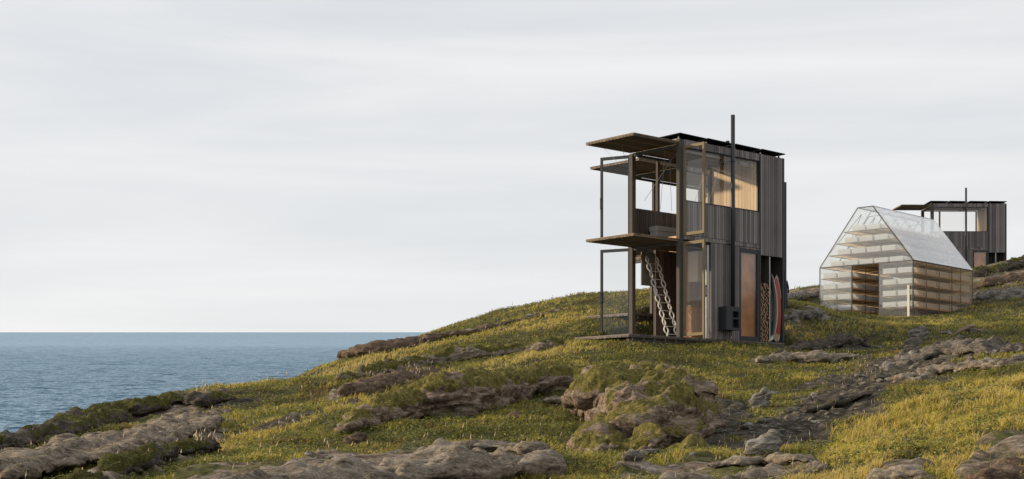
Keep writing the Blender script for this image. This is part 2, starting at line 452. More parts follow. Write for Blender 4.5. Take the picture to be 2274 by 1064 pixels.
dry_strokes = [
    [(430,1010,40),(640,940,44),(900,860,38),(1100,815,34),(1290,780,34)],
    [(430,900,30),(700,840,34),(900,785,34),(1200,720,36),(1330,700,36)],
    [(1850,1064,80),(2000,960,90),(2150,900,110),(2274,860,120)],
    [(1760,740,34),(1950,725,30),(2100,720,22)],
    [(2150,1040,80),(2274,960,80)],
]
lush_shade_strokes = [  # shade before the cabin and in hollows, painted as darker, greener plants
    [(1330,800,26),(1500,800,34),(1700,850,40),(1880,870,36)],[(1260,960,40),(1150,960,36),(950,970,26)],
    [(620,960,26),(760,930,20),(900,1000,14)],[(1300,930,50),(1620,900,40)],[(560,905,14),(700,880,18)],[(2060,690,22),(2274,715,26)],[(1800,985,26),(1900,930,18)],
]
rock_m = stroke_mask(rock_strokes); rub_m = stroke_mask(rubble_strokes); dry_m = stroke_mask(dry_strokes)
land = np.clip(1 - sstep(100, 140, GY), 0, 1)
GZ = GZ + land * (0.13*fbm(GX*.33, GY*.33, 1.0, 3) + 0.05*fbm(GX*1.4, GY*1.4, 2.0, 3))
ru, rv = GX*.86 + GY*.5, -GX*.5 + GY*.86
GZ = GZ + rock_m * (0.10*ridged(ru*.35, rv*1.6, 0, 4) + 0.015*fbm(GX*7, GY*7, 0, 2))
tt = rv*1.15 + GZ*2.0 + .9*fbm(GX*.5, GY*.5, 4, 3); saw = tt - np.floor(tt)
GZ = GZ + rock_m * (.13 * np.where(saw < .82, saw/.82, (1-saw)/.18) - .05) - rock_m * .07*np.clip(1 - np.abs(pn(GX*1.1, GY*1.1, 8.8))*14, 0, 1)
GZ = GZ + rub_m * (0.11*ridged(ru*.9, rv*2.0, 5, 4) + 0.09*fbm(GX*3.5, GY*3.5, 3, 3) - 0.05)
far = sstep(0, 25, np.maximum(np.maximum(-60 - GX, GY - 140), 0))
GZ = GZ*(1-far) + (sea_z(np.minimum(GY, 400)) - 6)*far
for fr, b in ((MAIN, (-2.3, 4.9, -.1, 2.25, 2.34)), (SECOND, (-1.7, 5.4, -.1, 2.3, 3.22)), (THIRD, (-2.2, 5, -.2, 2.3, 7.9)), (GH, (-.1, 5.7, -.1, 4.5, 4.47))):
    w = footprint(fr, *b[:4], GX, GY); GZ = np.where(w > 0, GZ*(1-w) + np.minimum(GZ, b[4])*w, GZ)
zf = bil(GZ); rockf = bil(np.maximum(rock_m, rub_m)); rubf = bil(rub_m); dryf = bil(dry_m); lush_shadef = bil(stroke_mask(lush_shade_strokes))
def at(px, py): return ray(px, py, zf)

def ground_material():
    m, n, l, b = new_mat('hillside')
    t = n.new("ShaderNodeTexCoord"); ge = n.new("ShaderNodeNewGeometry")
    def noise(s, d=6, r=.55, sc_=None):
        no = n.new("ShaderNodeTexNoise"); no.inputs['Scale'].default_value = s; no.inputs['Detail'].default_value = d
        no.inputs['Roughness'].default_value = r
        if sc_:
            mp = n.new("ShaderNodeMapping"); mp.inputs['Scale'].default_value = sc_; mp.inputs['Rotation'].default_value = (0, 0, R(-30))
            l.new(t.outputs['Object'], mp.inputs[0]); l.new(mp.outputs[0], no.inputs[0])
        else: l.new(t.outputs['Object'], no.inputs[0])
        return no.outputs[0]
    def ramp(f, *st):
        r = n.new("ShaderNodeValToRGB"); e = r.color_ramp.elements
        while len(e) < len(st): e.new(0.5)
        for q, (p, c) in zip(e, st): q.position = p; q.color = tuple(c) + (1,)
        l.new(f, r.inputs[0]); return r.outputs[0]
    def mix(f, a, b_):
        x = n.new("ShaderNodeMix"); x.data_type = 'RGBA'; l.new(f, x.inputs[0]); l.new(a, x.inputs[6]); l.new(b_, x.inputs[7]); return x.outputs[2]
    soil = ramp(noise(3.0), (.32, (.030, .026, .014)), (.5, (.060, .056, .022)), (.68, (.11, .10, .035)))
    rock = ramp(noise(2.2, 9, .65, (1, 5, 4)), (.34, (.055, .040, .030)), (.46, (.15, .113, .086)), (.55, (.25, .20, .158)), (.66, (.37, .32, .265)))
    mossy = ramp(noise(9.0), (.35, (.035, .040, .012)), (.65, (.12, .115, .035)))
    mm = ramp(noise(1.1, 8, .6, (1, 2.2, 2)), (.47, (0, 0, 0)), (.56, (1, 1, 1)))
    rock = mix(mm, rock, mossy)
    rub = ramp(noise(5.0, 9, .7, (1, 2, 2)), (.38, (.022, .017, .013)), (.52, (.060, .050, .036)), (.61, (.13, .113, .092)), (.72, (.29, .27, .24)))
    a1 = n.new("ShaderNodeAttribute"); a1.attribute_name = 'rock'
    a2 = n.new("ShaderNodeAttribute"); a2.attribute_name = 'rubble'
    c = mix(a1.outputs['Fac'], soil, rock); c = mix(a2.outputs['Fac'], c, rub)
    mu = n.new("ShaderNodeMix"); mu.data_type = 'RGBA'; mu.blend_type = 'MULTIPLY'; mu.inputs[0].default_value = 1
    l.new(c, mu.inputs[6]); l.new(ramp(noise(22.0, 8, .75, (1, 2.5, 2)), (.36, (.50, .48, .46)), (.5, (1, 1, 1)), (.64, (1.5, 1.5, 1.5))), mu.inputs[7]); c = mu.outputs[2]
    l.new(c, b.inputs['Base Color']); b.inputs['Roughness'].default_value = 0.95
    b.inputs['Specular IOR Level'].default_value = 0.2
    bp = n.new("ShaderNodeBump"); bp.inputs['Strength'].default_value = 0.9; bp.inputs['Distance'].default_value = 0.06
    bp2 = n.new("ShaderNodeBump"); bp2.inputs['Strength'].default_value = 0.8; bp2.inputs['Distance'].default_value = 0.02
    l.new(noise(4.0, 10, .65, (1, 4, 3)), bp.inputs['Height']); l.new(noise(28.0, 5, .6), bp2.inputs['Height'])
    l.new(bp.outputs[0], bp2.inputs['Normal']); l.new(bp2.outputs[0], b.inputs['Normal'])
    return m
ny, nx = GX.shape
idx = np.arange(nx*ny).reshape(ny, nx)
quads = np.stack([idx[:-1, :-1], idx[:-1, 1:], idx[1:, 1:], idx[1:, :-1]], -1).reshape(-1, 4)
ground = np_mesh('ground', np.stack([GX, GY, GZ], -1).reshape(-1, 3), [quads], ground_material(),
                 {'rock': rock_m.ravel(), 'rubble': rub_m.ravel()})
tag(ground, 'grassy rocky headland falling to the sea', None, None, 'structure')

# ------------------------------------------------------------------ sea
def sea_material():
    m, n, l, b = new_mat('sea_water')
    t = n.new("ShaderNodeNewGeometry"); acc = None
    sp = n.new("ShaderNodeSeparateXYZ"); l.new(t.outputs['Position'], sp.inputs[0])
    # wave slope eased with distance to pale the far sea in place of haze
    mr = n.new("ShaderNodeMapRange"); mr.inputs[1].default_value = 350; mr.inputs[2].default_value = 2600; mr.inputs[3].default_value = 1.35; mr.inputs[4].default_value = .30
    l.new(sp.outputs[1], mr.inputs[0])
    for s, st, k, r in ((0.018, (.5, 1, 1), .18, 8), (0.11, (.5, 1, 1), .40, -10), (0.45, (.7, 1, 1), .36, 15), (2.0, (1, 1, 1), .16, 0)):
        mp = n.new("ShaderNodeMapping"); mp.inputs['Scale'].default_value = st; mp.inputs['Rotation'].default_value = (0, 0, R(r))
        no = n.new("ShaderNodeTexNoise"); no.inputs['Scale'].default_value = s; no.inputs['Detail'].default_value = 3; no.inputs['Distortion'].default_value = .3
        l.new(t.outputs['Position'], mp.inputs[0]); l.new(mp.outputs[0], no.inputs[0])
        v = n.new("ShaderNodeVectorMath"); v.operation = 'SUBTRACT'; v.inputs[1].default_value = (.5, .5, .5); l.new(no.outputs['Color'], v.inputs[0])
        w = n.new("ShaderNodeVectorMath"); w.operation = 'MULTIPLY'; w.inputs[1].default_value = (k*2.0, k*4.0, 0); l.new(v.outputs[0], w.inputs[0])
        if acc is None: acc = w.outputs[0]
        else:
            a = n.new("ShaderNodeVectorMath"); l.new(acc, a.inputs[0]); l.new(w.outputs[0], a.inputs[1]); acc = a.outputs[0]
    sc_ = n.new("ShaderNodeVectorMath"); sc_.operation = 'SCALE'; l.new(acc, sc_.inputs[0]); l.new(mr.outputs[0], sc_.inputs['Scale'])
    a = n.new("ShaderNodeVectorMath"); l.new(sc_.outputs[0], a.inputs[0]); l.new(t.outputs['Normal'], a.inputs[1])
    nm = n.new("ShaderNodeVectorMath"); nm.operation = 'NORMALIZE'; l.new(a.outputs[0], nm.inputs[0])
    n2 = n.new("ShaderNodeTexNoise"); n2.inputs['Scale'].default_value = .006; n2.inputs['Detail'].default_value = 3; l.new(t.outputs['Position'], n2.inputs[0])
    mx = n.new("ShaderNodeMix"); mx.data_type = 'RGBA'; mx.inputs[6].default_value = (0.008, 0.036, 0.074, 1); mx.inputs[7].default_value = (0.020, 0.070, 0.112, 1)
    l.new(n2.outputs[0], mx.inputs[0])
    df = n.new("ShaderNodeBsdfDiffuse"); l.new(mx.outputs[2], df.inputs[0])
    gl = n.new("ShaderNodeBsdfGlossy"); gl.inputs[0].default_value = (0.53, 0.67, 0.78, 1); gl.inputs['Roughness'].default_value = .06; l.new(nm.outputs[0], gl.inputs['Normal'])
    fr = n.new("ShaderNodeFresnel"); fr.inputs[0].default_value = 1.33; l.new(nm.outputs[0], fr.inputs['Normal'])
    ms = n.new("ShaderNodeMixShader"); l.new(fr.outputs[0], ms.inputs[0]); l.new(df.outputs[0], ms.inputs[1]); l.new(gl.outputs[0], ms.inputs[2])
    l.new(ms.outputs[0], n['Material Output'].inputs[0])
    return m
mb = MB()
xs = [-30000, -6000, -1500, -400, 0, 400, 1500, 6000, 30000]; ys = [-400, 150, 400, 900, 2000, 6000, 30000]
for i in range(len(xs)-1):
    for j in range(len(ys)-1):
        mb.quad((xs[i], ys[j], sea_z(ys[j])), (xs[i+1], ys[j], sea_z(ys[j])), (xs[i+1], ys[j+1], sea_z(ys[j+1])), (xs[i], ys[j+1], sea_z(ys[j+1])))
tag(mb.build('sea', sea_material()), 'blue rippled sea', None, None, 'structure')
M['warm_lit_white'] = plain('warm_lit_front', (.85, .66, .44), .6, 0, .08)  # white cupboard front with warm indoor light put into its colour
# ------------------------------------------------------------------ cabins
W, L0, XI = 1.90, 4.71, 3.52
def a_px(px, fr=MAIN, b=0.0):
    """distance along the cabin's long wall of a photo column"""
    k = (px - 1137) / F; c, s = math.cos(fr['yaw']), math.sin(fr['yaw'])
    ox, oy = fr['o'][0] - s*b, fr['o'][1] + c*b
    return (k*oy - ox) / (c - s*k)
def slab(root, name, x0, x1, y0, y1, z0, z1, mat):
    """two layers of boards so that both edges show board ends"""
    zm = (z0+z1)/2
    mb = MB()
    mb.boards_y(y0, y1, z0, zm - .001, x0, x1, .14)
    n = round((x1-x0)/.15)
    for k in range(n): mb.box(x0 + (x1-x0)*k/n + .005, x0 + (x1-x0)*(k+1)/n - .005, y0, y1, zm + .001, z1)
    return mb.build(name, mat, root)
def leaf(root, hx, hy, ang, wd, z0, z1, frame_mat='steel'):
    """an open glazed door leaf hinged at (hx, hy)"""
    f = MB(); t = .035
    f.box(0, .065, -t, t, z0, z1); f.box(wd-.065, wd, -t, t, z0, z1)
    f.box(.066, wd-.066, -t, t, z0, z0+.085); f.box(.066, wd-.066, -t, t, z1-.085, z1)
    o = f.build('glass_door', frame_mat, root, (hx, hy, 0), ang)
    g = MB().box(.066, wd-.066, -.006, .006, z0+.086, z1-.086).build('pane', 'door_glass', o)
    h = MB().box(wd-.05, wd-.02, t, t+.05, (z0+z1)/2-.25, (z0+z1)/2-.22).box(wd-.05, wd-.02, t, t+.05, (z0+z1)/2+.02, (z0+z1)/2+.05).box(wd-.05, wd-.02, t+.051, t+.07, (z0+z1)/2-.27, (z0+z1)/2+.07).build('handle', 'black_steel', o)
    return o
def cabin(fr, label, L=L0, d=0.0, stove=True, detail=True, leaves=True):
    root = empty('cabin', (fr['o'][0], fr['o'][1], fr['z']), fr['yaw'])
    tag(root, label, 'cabin', 'dark timber cabins on the headland')
    S0, S1 = 2.72 + d, 2.92 + d      # middle floor
    T0, T1 = 5.48 + d, 5.63 + d      # roof
    sill, head = 3.88 + d, 5.42 + d
    # deck and what carries it
    dk = slab(root, 'deck', -2.05, L+.02, -.02, 2.13, -.085, 0, 'deckwood')
    b = MB()
    for y in (.12, 1.05, 1.98): b.box(-1.95, L-.05, y-.05, y+.05, -.26, -.088)
    x = -1.9
    while x < L: b.box(x, x+.03, -.012, .03, -.17, -.088, .9); x += .44
    b.build('deck_beam', 'clad_dark', root)
    for x in (-1.6, 0.3, 2.4, L-.3):
        for y in (.2, 1.9): MB().box(x-.06, x+.06, y-.06, y+.06, -1.3, -.262).build('footing', 'clad_dark', root)
    if leaves: slab(root, 'lower_canopy', -1.84, -.01, 0, W, S0-.005, S0+.07, 'soffit')
    slab(root, 'upper_canopy', -1.84, -.01, 0, W, T0, T0+.08, 'soffit')
    slab(root, 'upper_floor', .01, XI-.03, .11, W-.1, S0, S0+.10, 'soffit')
    slab(root, 'roof', .16, L-.01, .035, W-.04, T0+.003, T1-.012, 'soffit')
    # posts and front beams
    MB().box(0, .085, -.02, .10, 0.004, T1).build('corner_post', 'steel_post', root)
    MB().box(.088, .16, -.024, .09, 0.004, T1-.01).build('corner_post', 'steel', root)
    MB().box(-.02, .12, W-.08, W+.05, 0.004, T0-.02).build('corner_post', 'steel_post', root)
    for z0, z1 in ((T0-.10, T0-.006), (S0-.10, S0-.012)):
        MB().box(0.005, .075, .102, W-.082, z0, z1).build('front_beam', 'steel_post', root)
    # long wall to the camera
    w = MB()
    w.boards_x(.17, XI+.02, S1, sill, -.03, .012)
    w.boards_x(.17, XI+.02, head, T1-.002, -.03, .012)
    w.boards_x(XI+.07, L-.09, 2.60+d, T1-.002, -.03, .012)
    w.boards_x(.17, XI+.02, S0+.07, S1-.012, -.034, .012, .15)
    w.build('side_cladding', 'clad', root)
    gd0, gd1 = a_px(1577), a_px(1640.5)
    w = MB().boards_x(gd0, gd1, .004, S0+.055, -.03, .012)
    w.boards_x(gd1+.006, XI+.02, 2.735+d, S0+.055, -.034, .012, .15)
    w.build('lower_cladding', 'clad', root)
    w = MB().box(.17, XI, .02, .05, S1+.002, sill-.002).box(.17, XI, .02, .05, head+.002, T0).box(XI+.04, L-.1, .02, .05, 2.63+d, T0).box(gd0, gd1, .02, .05, .01, S0)
    w.build('wall_lining', 'clad_dark', root)
    # slim steel trims that frame the openings
    t = MB()
    t.box(XI+.024, XI+.068, -.04, .06, .004, T1-.1); t.box(L-.088, L, -.036, .03, .004, T1); 
    t.box(.17, XI+.02, -.045, .015, sill+.001, sill+.016); t.box(.17, XI+.02, -.04, .015, S1-.009, S1-.002)
    t.build('steel_trim', 'black_steel', root)
    # upper window with its mullion, blind box and cables
    f = MB(); f.box(.162, .20, .014, .06, sill+.02, head); f.box(XI-.02, XI+.02, .014, .06, sill+.02, head); f.box(.201, XI-.021, .014, .06, head-.035, head-.001); f.box(.201, XI-.021, .014, .06, sill+.018, sill+.04)
    f = f.build('window', 'black_steel', root)
    MB().box(.201, XI-.021, .03, .038, sill+.041, head-.036).build('pane', 'glass', f)
    if detail:
        MB().tube([(.25, .12, head-.08), (1.95, .12, head-.08)], .035, 8).build('blind_roll', 'light_steel', root)
        MB().boards_x(2.05, 3.4, head-.20, head-.07, .09, .11, .12).build('awning_board', 'clad', root)
        c = MB()
        c.bar((.5, .2, S1+.2), (1.45, .2, head-.3), .008); c.bar((1.1, .2, S1+.2), (2.1, .2, head-.1), .008); c.bar((-1.2, W-.1, T0-.02), (-1.0, W-.5, T0-.5), .006)
        c.bar((.4, .9, T0-.02), (1.1, 1.75, S1+1.0), .010); c.bar((.9, 1.2, T0-.02), (1.6, 1.75, S1+1.0), .010); c.bar((.95, 1.0, T0-.02), (.45, 1.78, S1+1.2), .010)
        c.bar((-1.1, 1.2, T0-.02), (.0, 1.8, T0-.95), .008)
        c.build('cable', 'light_steel', root)
        MB().bar((.1, 1.7, T0-.14), (3.4, 1.7, T0-.14), .03).build('ceiling_rail', 'light_steel', root)
    # far long wall
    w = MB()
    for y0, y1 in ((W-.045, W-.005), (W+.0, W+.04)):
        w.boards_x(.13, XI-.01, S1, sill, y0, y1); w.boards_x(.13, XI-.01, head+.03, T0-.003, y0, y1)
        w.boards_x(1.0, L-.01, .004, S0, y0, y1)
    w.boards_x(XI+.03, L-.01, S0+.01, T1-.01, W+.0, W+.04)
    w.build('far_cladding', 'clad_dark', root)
    f = MB().box(1.10, 1.19, W-.05, W+.03, sill+.002, head+.028).box(XI-.09, XI-.012, W-.05, W+.03, sill+.002, head+.028)
    f.box(.125, .16, W-.05, W+.03, sill+.002, head+.028); f.box(.161, 1.099, W-.05, W+.03, head-.01, head+.027); f.box(1.191, XI-.091, W-.05, W+.03, head-.01, head+.027)
    f.build('far_window', 'steel_post', root)
    # cross wall at the back of the room and the outer end wall
    w = MB().boards_y(.06, W-.06, S1, T0-.004, XI-.005, XI+.02, .12, .006); w.build('upper_back_wall', 'pale_ply', root)
    w = MB().boards_y(.06, W-.06, .004, S0-.004, XI-.005, XI+.02, .12, .006); w.build('lower_back_wall', 'warm_lit_ply', root)
    MB().box(.2, XI-.01, .115, W-.05, S1-.095, S1-.01).build('inner_floor', 'ply', root)
    MB().boards_x(1.3, XI-.01, .006, S0-.004, 1.2, 1.225).build('added_partition', 'warm_lit_ply', root)  # added inner wall, set near the window so daylight brightens it
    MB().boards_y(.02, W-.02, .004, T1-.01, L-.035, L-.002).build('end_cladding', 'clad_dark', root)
    # storage recess
    xd = a_px(1709)
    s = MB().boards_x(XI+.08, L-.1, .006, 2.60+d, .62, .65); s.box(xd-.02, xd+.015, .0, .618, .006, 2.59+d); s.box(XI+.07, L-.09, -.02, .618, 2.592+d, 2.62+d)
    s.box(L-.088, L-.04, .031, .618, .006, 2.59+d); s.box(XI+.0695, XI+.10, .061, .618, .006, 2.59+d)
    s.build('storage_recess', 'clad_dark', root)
    MB().box(xd-.024, xd+.019, -.012, -.002, .006, 2.588+d).build('recess_divider', 'light_steel', root)
    # glazed door to the ground floor, added panel in warm indoor-light colour close behind
    x0, x1 = gd1+.006, XI+.02
    f = MB().box(x0, x0+.07, -.03, .05, .01, 2.73+d).box(x1-.10, x1, -.03, .05, .01, 2.73+d).box(x0+.071, x1-.101, -.03, .05, 2.62+d, 2.73+d).box(x0+.071, x1-.101, -.03, .05, .01, .13)
    f = f.build('side_door', 'black_steel', root)
    MB().box(x0+.071, x1-.101, .0, .012, .131, 2.619+d).build('pane', 'side_glass', f)
    MB().box(x0, x1-.02, .09, .12, .006, S0-.006).build('door_glow_panel', 'glow_panel', root)
    # ground floor window beside the corner post
    x0, x1 = .17, a_px(1566.5)
    f = MB().box(x0, x0+.05, -.01, .05, .01, 2.73+d).box(x1-.05, x1, -.01, .05, .01, 2.73+d).box(x0+.051, x1-.051, -.01, .05, 2.62+d, 2.73+d)
    f = f.build('kitchen_window', 'black_steel', root)
    MB().box(x0+.051, x1-.051, .015, .023, .02, 2.619+d).build('pane', 'glass', f)
    MB().box(a_px(1568.5), a_px(1572.5), -.03, .03, .006, S0-.02).build('window_post', 'light_steel', root)
    # open leaves
    lz = ((2.88+d, T0-.04), (.02, S0-.02))
    la = math.atan2(.926, -.377)
    for z0, z1 in (lz if leaves else ()):
        leaf(root, .17, -.03, -math.pi/2 - .0, .79, z0, z1, 'sunlit_steel')  # same steel as its twin, sunlight painted into the frame colour
        leaf(root, .04, W+.055, la, .95, z0, z1, 'black_steel')
    # chimney
    cx = a_px(1627.5, fr if fr is MAIN else MAIN, -.18)
    top = 6.57 + d
    p = MB().tube([(cx, -.18, (.94 if stove else -.5)), (cx, -.18, top)], .062, 14).tube([(cx, -.18, 5.2+d), (cx, -.18, 5.24+d)], .072, 14).bar((cx, -.12, 5.22+d), (cx-.45, -.02, 5.18+d), .012).bar((cx, -.12, 2.8+d), (cx, -.03, 2.8+d), .02)
    p = p.build('chimney_pipe', 'black_steel', root)
    if stove:
        x0, x1, y0, z0, z1 = 1.66, 2.24, -.34, .28, .94
        s = MB()
        s.box(x0, x1, -.10, -.035, z0, z1); s.box(x0, x0+.28, y0, -.101, z0, z1); s.box(x0+.281, x1, y0, -.101, z1-.13, z1); s.box(x0+.281, x1, y0, -.101, z0+.30, z0+.345)
        s.box(x0+.281, x1, y0, -.101, z0, z0+.05); s.box(x1-.03, x1, y0, -.101, z0+.0505, z1-.1305); s.box(x0-.02, x1+.02, y0-.02, -.03, z0-.02, z0-.002)
        s = s.build('stove', 'black_steel', root)
        MB().box(x0+.282, x1-.031, -.2, -.102, z0+.051, z1-.131).build('fire_opening', 'black', s)
    # solar panels
    xs_ = [-.02, 1.17, 2.42, 3.62]
    for k, x in enumerate(xs_):
        xe = x + 1.10
        pa = MB(); h0, h1 = T1+.10, T1+.15
        pa.sheet([(x, -.06, h1-.02), (xe, -.06, h0+.015), (xe, W-.3, h0-.01), (x, W-.3, h1-.045)], .03)
        o = pa.build('solar_panel', 'solar', root)
        for xx in (x+.12, xe-.12):
            q = MB()
            q.box(xx-.02, xx+.02, .05, W-.35, T1-.011, T1+.035)
            q.box(xx-.015, xx+.015, .08, .12, T1+.036, T1+.12); q.box(xx-.015, xx+.015, W-.5, W-.46, T1+.036, T1+.06)
            q.build('bracket', 'black_steel', o)
        if detail: MB().box(.34, .92, W-.12, W-.08, 1.62, S0-.12).build('wall_panel', 'beige', root)
    return root
main = cabin(MAIN, 'near two storey dark timber cabin with glass doors folded open and a wall stove')
second = cabin(SECOND, 'dark timber cabin standing right behind the nearest one, mostly hidden by it', 5.45, -.81, False, False, False)
second.scale = (1, 1.12, 1)
third = cabin(THIRD, 'distant dark timber cabin behind the glasshouse, half sunk behind the mossy ridge', L0, 0, False, False, False)

# ------------------------------------------------------------------ things in and on the near cabin
def inside(fr, x, y, z): 
    c, s = math.cos(fr['yaw']), math.sin(fr['yaw'])
    return (fr['o'][0] + x*c - y*s, fr['o'][1] + x*s + y*c, fr['z'] + z)
# rope ladder of interlaced loops
root = empty('rope_ladder', inside(MAIN, .49, .9, .14), UA)
tag(root, 'off white ladder with looped chain sides hanging inside the open ground floor', 'ladder')
nl = 10
def lad(s, t): return Vector((s*.43, .85*t, 2.36*t + .0))
for s in (0, 1):
    mb = MB()
    for ph in (0, 1):
        pts = []
        for k in range(nl*12+1):
            t = k/(nl*12); c = lad(s, t + .0)
            pts.append(c + Vector((math.sin(math.pi*k/12 + ph*math.pi)*.070, 0.012*(1 if ph else -1), 0)))
        # open feet below
        if s is not None: pts = [pts[0] + Vector((.05*(1 if ph else -1), -.02, -.13))] + pts
        mb.tube(pts, .021, 6)
    mb.build('side_rope', 'rope', root)
for k in range(nl):
    t = (k+.0)/nl
    MB().tube([lad(0, t), lad(1, t)], .010, 6).build('rung', 'rope', root)
# grey bench upstairs
root = empty('bench', inside(MAIN, .62, 1.40, 2.92), UA)
tag(root, 'light grey box bench with cushion on the upper floor of the near cabin', 'bench')
MB().box(.02, 1.75, .02, .33, .0, .30).build('base', 'bench', root); MB().box(0, 1.78, 0, .35, .302, .44).build('cushion', 'bench', root)
# kitchen
root = empty('kitchen_cabinet', inside(MAIN, 1.68, .80, 1.75), UA)
tag(root, 'pale wall cupboard with two doors high inside the kitchen window', 'cupboard')
MB().box(0, .9, 0, .37, 0, .90).build('carcass', 'warm_lit_white', root)
for k in range(2): MB().box(.005+k*.45, .445+k*.45, -.022, -.002, .003, .897).build('door', 'warm_lit_white', root)
root = empty('kitchen_counter', inside(MAIN, 1.34, .75, 0), UA)
tag(root, 'wooden plank counter under the wall cupboard behind the kitchen window', 'counter')
MB().boards_x(0, .75, .006, .98, 0, .03).box(0, .75, .031, .42, .006, .98).build('front_board', 'warm_lit_ply', root)
MB().box(-.02, .77, -.02, .42, .982, 1.02).build('worktop', 'pale_ply', root)
root = empty('white_cabinet', inside(MAIN, 2.14, .55, 0), UA)
tag(root, 'white low cabinet with small black handles beside the plank counter', 'cabinet')
MB().box(0, .5, 0, .6, .15, 1.02).build('carcass', 'white', root)
for z in (.2, .62): 
    o = MB().box(.005, .495, -.02, -.002, z, z+.38).build('door', 'white', root); MB().box(.08, .14, -.035, -.022, z+.18, z+.25).build('handle', 'black', o)
for x in (.02, .44): 
    for y in (.02, .54): MB().box(x, x+.04, y, y+.04, .006, .149).build('leg', 'black_steel', root)
root = empty('stool', inside(MAIN, 1.80, .45, 0), UA)
tag(root, 'small pale stool standing in front of the plank counter', 'stool')
MB().box(-.16, .16, -.12, .12, .52, .56).build('seat', 'white', root)
for x in (-.13, .13):
    for y in (-.1, .1): MB().box(x-.015, x+.015, y-.015, y+.015, .006, .519).build('leg', 'white', root)
MB().box(-.114, .114, -.01, .01, .15, .17).build('stretcher', 'white', root)
root = empty('tap', inside(MAIN, 1.85, .95, 1.022), UA)
tag(root, 'slim curved tap above the plank counter', 'tap')
MB().tube([(0, 0, 0), (0, 0, .2), (0, -.03, .25), (0, -.09, .25), (0, -.11, .2)], .012, 8).build('spout', 'light_steel', root)
MB().box(.03, .05, -.01, .01, 0, .08).build('lever', 'light_steel', root)

# firewood: every log its own thing
log_m = plain('split_log_wood', (0.30, 0.18, 0.10), 0.85, 0, 0.35, 14, .5)
bark_m = plain('log_bark', (0.10, 0.06, 0.04), 0.9, 0, 0.3, 20, .5)
xw0, xw1 = XI+.105, a_px(1709)-.025
fw = []
r0 = .036; z = .006 + r0; row = 0; nlog = 0
c_, s_ = math.cos(UA), math.sin(UA)
while z < 1.74:
    n = 4 if row % 2 == 0 else 3
    sp = (xw1 - xw0 - 2*r0) / 3.0
    for k in range(n):
        x = xw0 + r0 + (k + (0.5 if row % 2 else 0)) * sp
        r = random.uniform(.030, .0385)
        dx = random.uniform(-.006, .006); y0 = random.uniform(-.015, .05)
        mb = MB(); pts = [(0, 0, 0), (0, .42, 0)]
        ns = 9; i0 = 0
        prof = [(math.cos(2*math.pi*q/ns), math.sin(2*math.pi*q/ns)) for q in range(ns)]
        jit = [random.uniform(.82, 1.08) for _ in range(ns)]
        for yy in (0, .42):
            for (cc, ss), j in zip(prof, jit): mb.v.append((cc*r*j, yy, ss*r*j))
        mb.f.append(tuple(range(ns))); mb.f.append(tuple(range(2*ns-1, ns-1, -1))); mb.t += [.5, .5]; mb.sm += [False]*2
        for q in range(ns): mb.f.append((q, ns+q, ns+(q+1) % ns, (q+1) % ns)); mb.t.append(.5); mb.sm.append(False)
        o = mb.build('firewood_log', log_m, None, inside(MAIN, x+dx, y0, z), UA)
        o.data.materials.append(bark_m)
        for p in o.data.polygons:
            if len(p.vertices) == 4: p.material_index = 1
        tag(o, 'split firewood log stacked in the narrow recess of the near cabin', 'log', 'firewood logs in the cabin recess')
    z += .0565; row += 1

# surfboards
def board_mat(name, kind):
    m, n, l, b = new_mat(name)
    t = n.new("ShaderNodeTexCoord"); s = n.new("ShaderNodeSeparateXYZ"); l.new(t.outputs['Object'], s.inputs[0])
    def ramp(f, *st):
        r = n.new("ShaderNodeValToRGB"); r.color_ramp.interpolation = 'CONSTANT'; e = r.color_ramp.elements
        while len(e) < len(st): e.new(0.5)
        for q, (p, c) in zip(e, st): q.position = p; q.color = tuple(c) + (1,)
        l.new(f, r.inputs[0]); return r.outputs[0]
    zz = n.new("ShaderNodeMath"); zz.operation = 'MULTIPLY'; zz.inputs[1].default_value = 1/2.3; l.new(s.outputs[2], zz.inputs[0])
    if kind == 'red':
        # zig-zag edge between the red body and the pale nose
        w = n.new("ShaderNodeMath"); w.operation = 'PINGPONG'; w.inputs[1].default_value = .05; l.new(s.outputs[0], w.inputs[0])
        w2 = n.new("ShaderNodeMath"); w2.operation = 'MULTIPLY_ADD'; w2.inputs[1].default_value = .7; l.new(w.outputs[0], w2.inputs[0]); l.new(zz.outputs[0], w2.inputs[2])
        c = ramp(w2.outputs[0], (0, (.50, .36, .22)), (.13, (.36, .055, .025)), (.87, (.50, .47, .44)))
    elif kind == 'stripe':
        wv = n.new("ShaderNodeMath"); wv.operation = 'MULTIPLY_ADD'; wv.inputs[1].default_value = .9; l.new(s.outputs[0], wv.inputs[0]); l.new(s.outputs[2], wv.inputs[2])
        fr_ = n.new("ShaderNodeMath"); fr_.operation = 'PINGPONG'; fr_.inputs[1].default_value = .026; l.new(wv.outputs[0], fr_.inputs[0])
        g = n.new("ShaderNodeMath"); g.operation = 'MULTIPLY'; g.inputs[1].default_value = 38; l.new(fr_.outputs[0], g.inputs[0])
        c = ramp(g.outputs[0], (0, (.07, .07, .07)), (.52, (.55, .53, .49)))
    else:
        c = ramp(zz.outputs[0], (0, (.55, .5, .42)), (.5, (.62, .45, .24)))
    l.new(c, b.inputs['Base Color']); b.inputs['Roughness'].default_value = 0.35
    return m
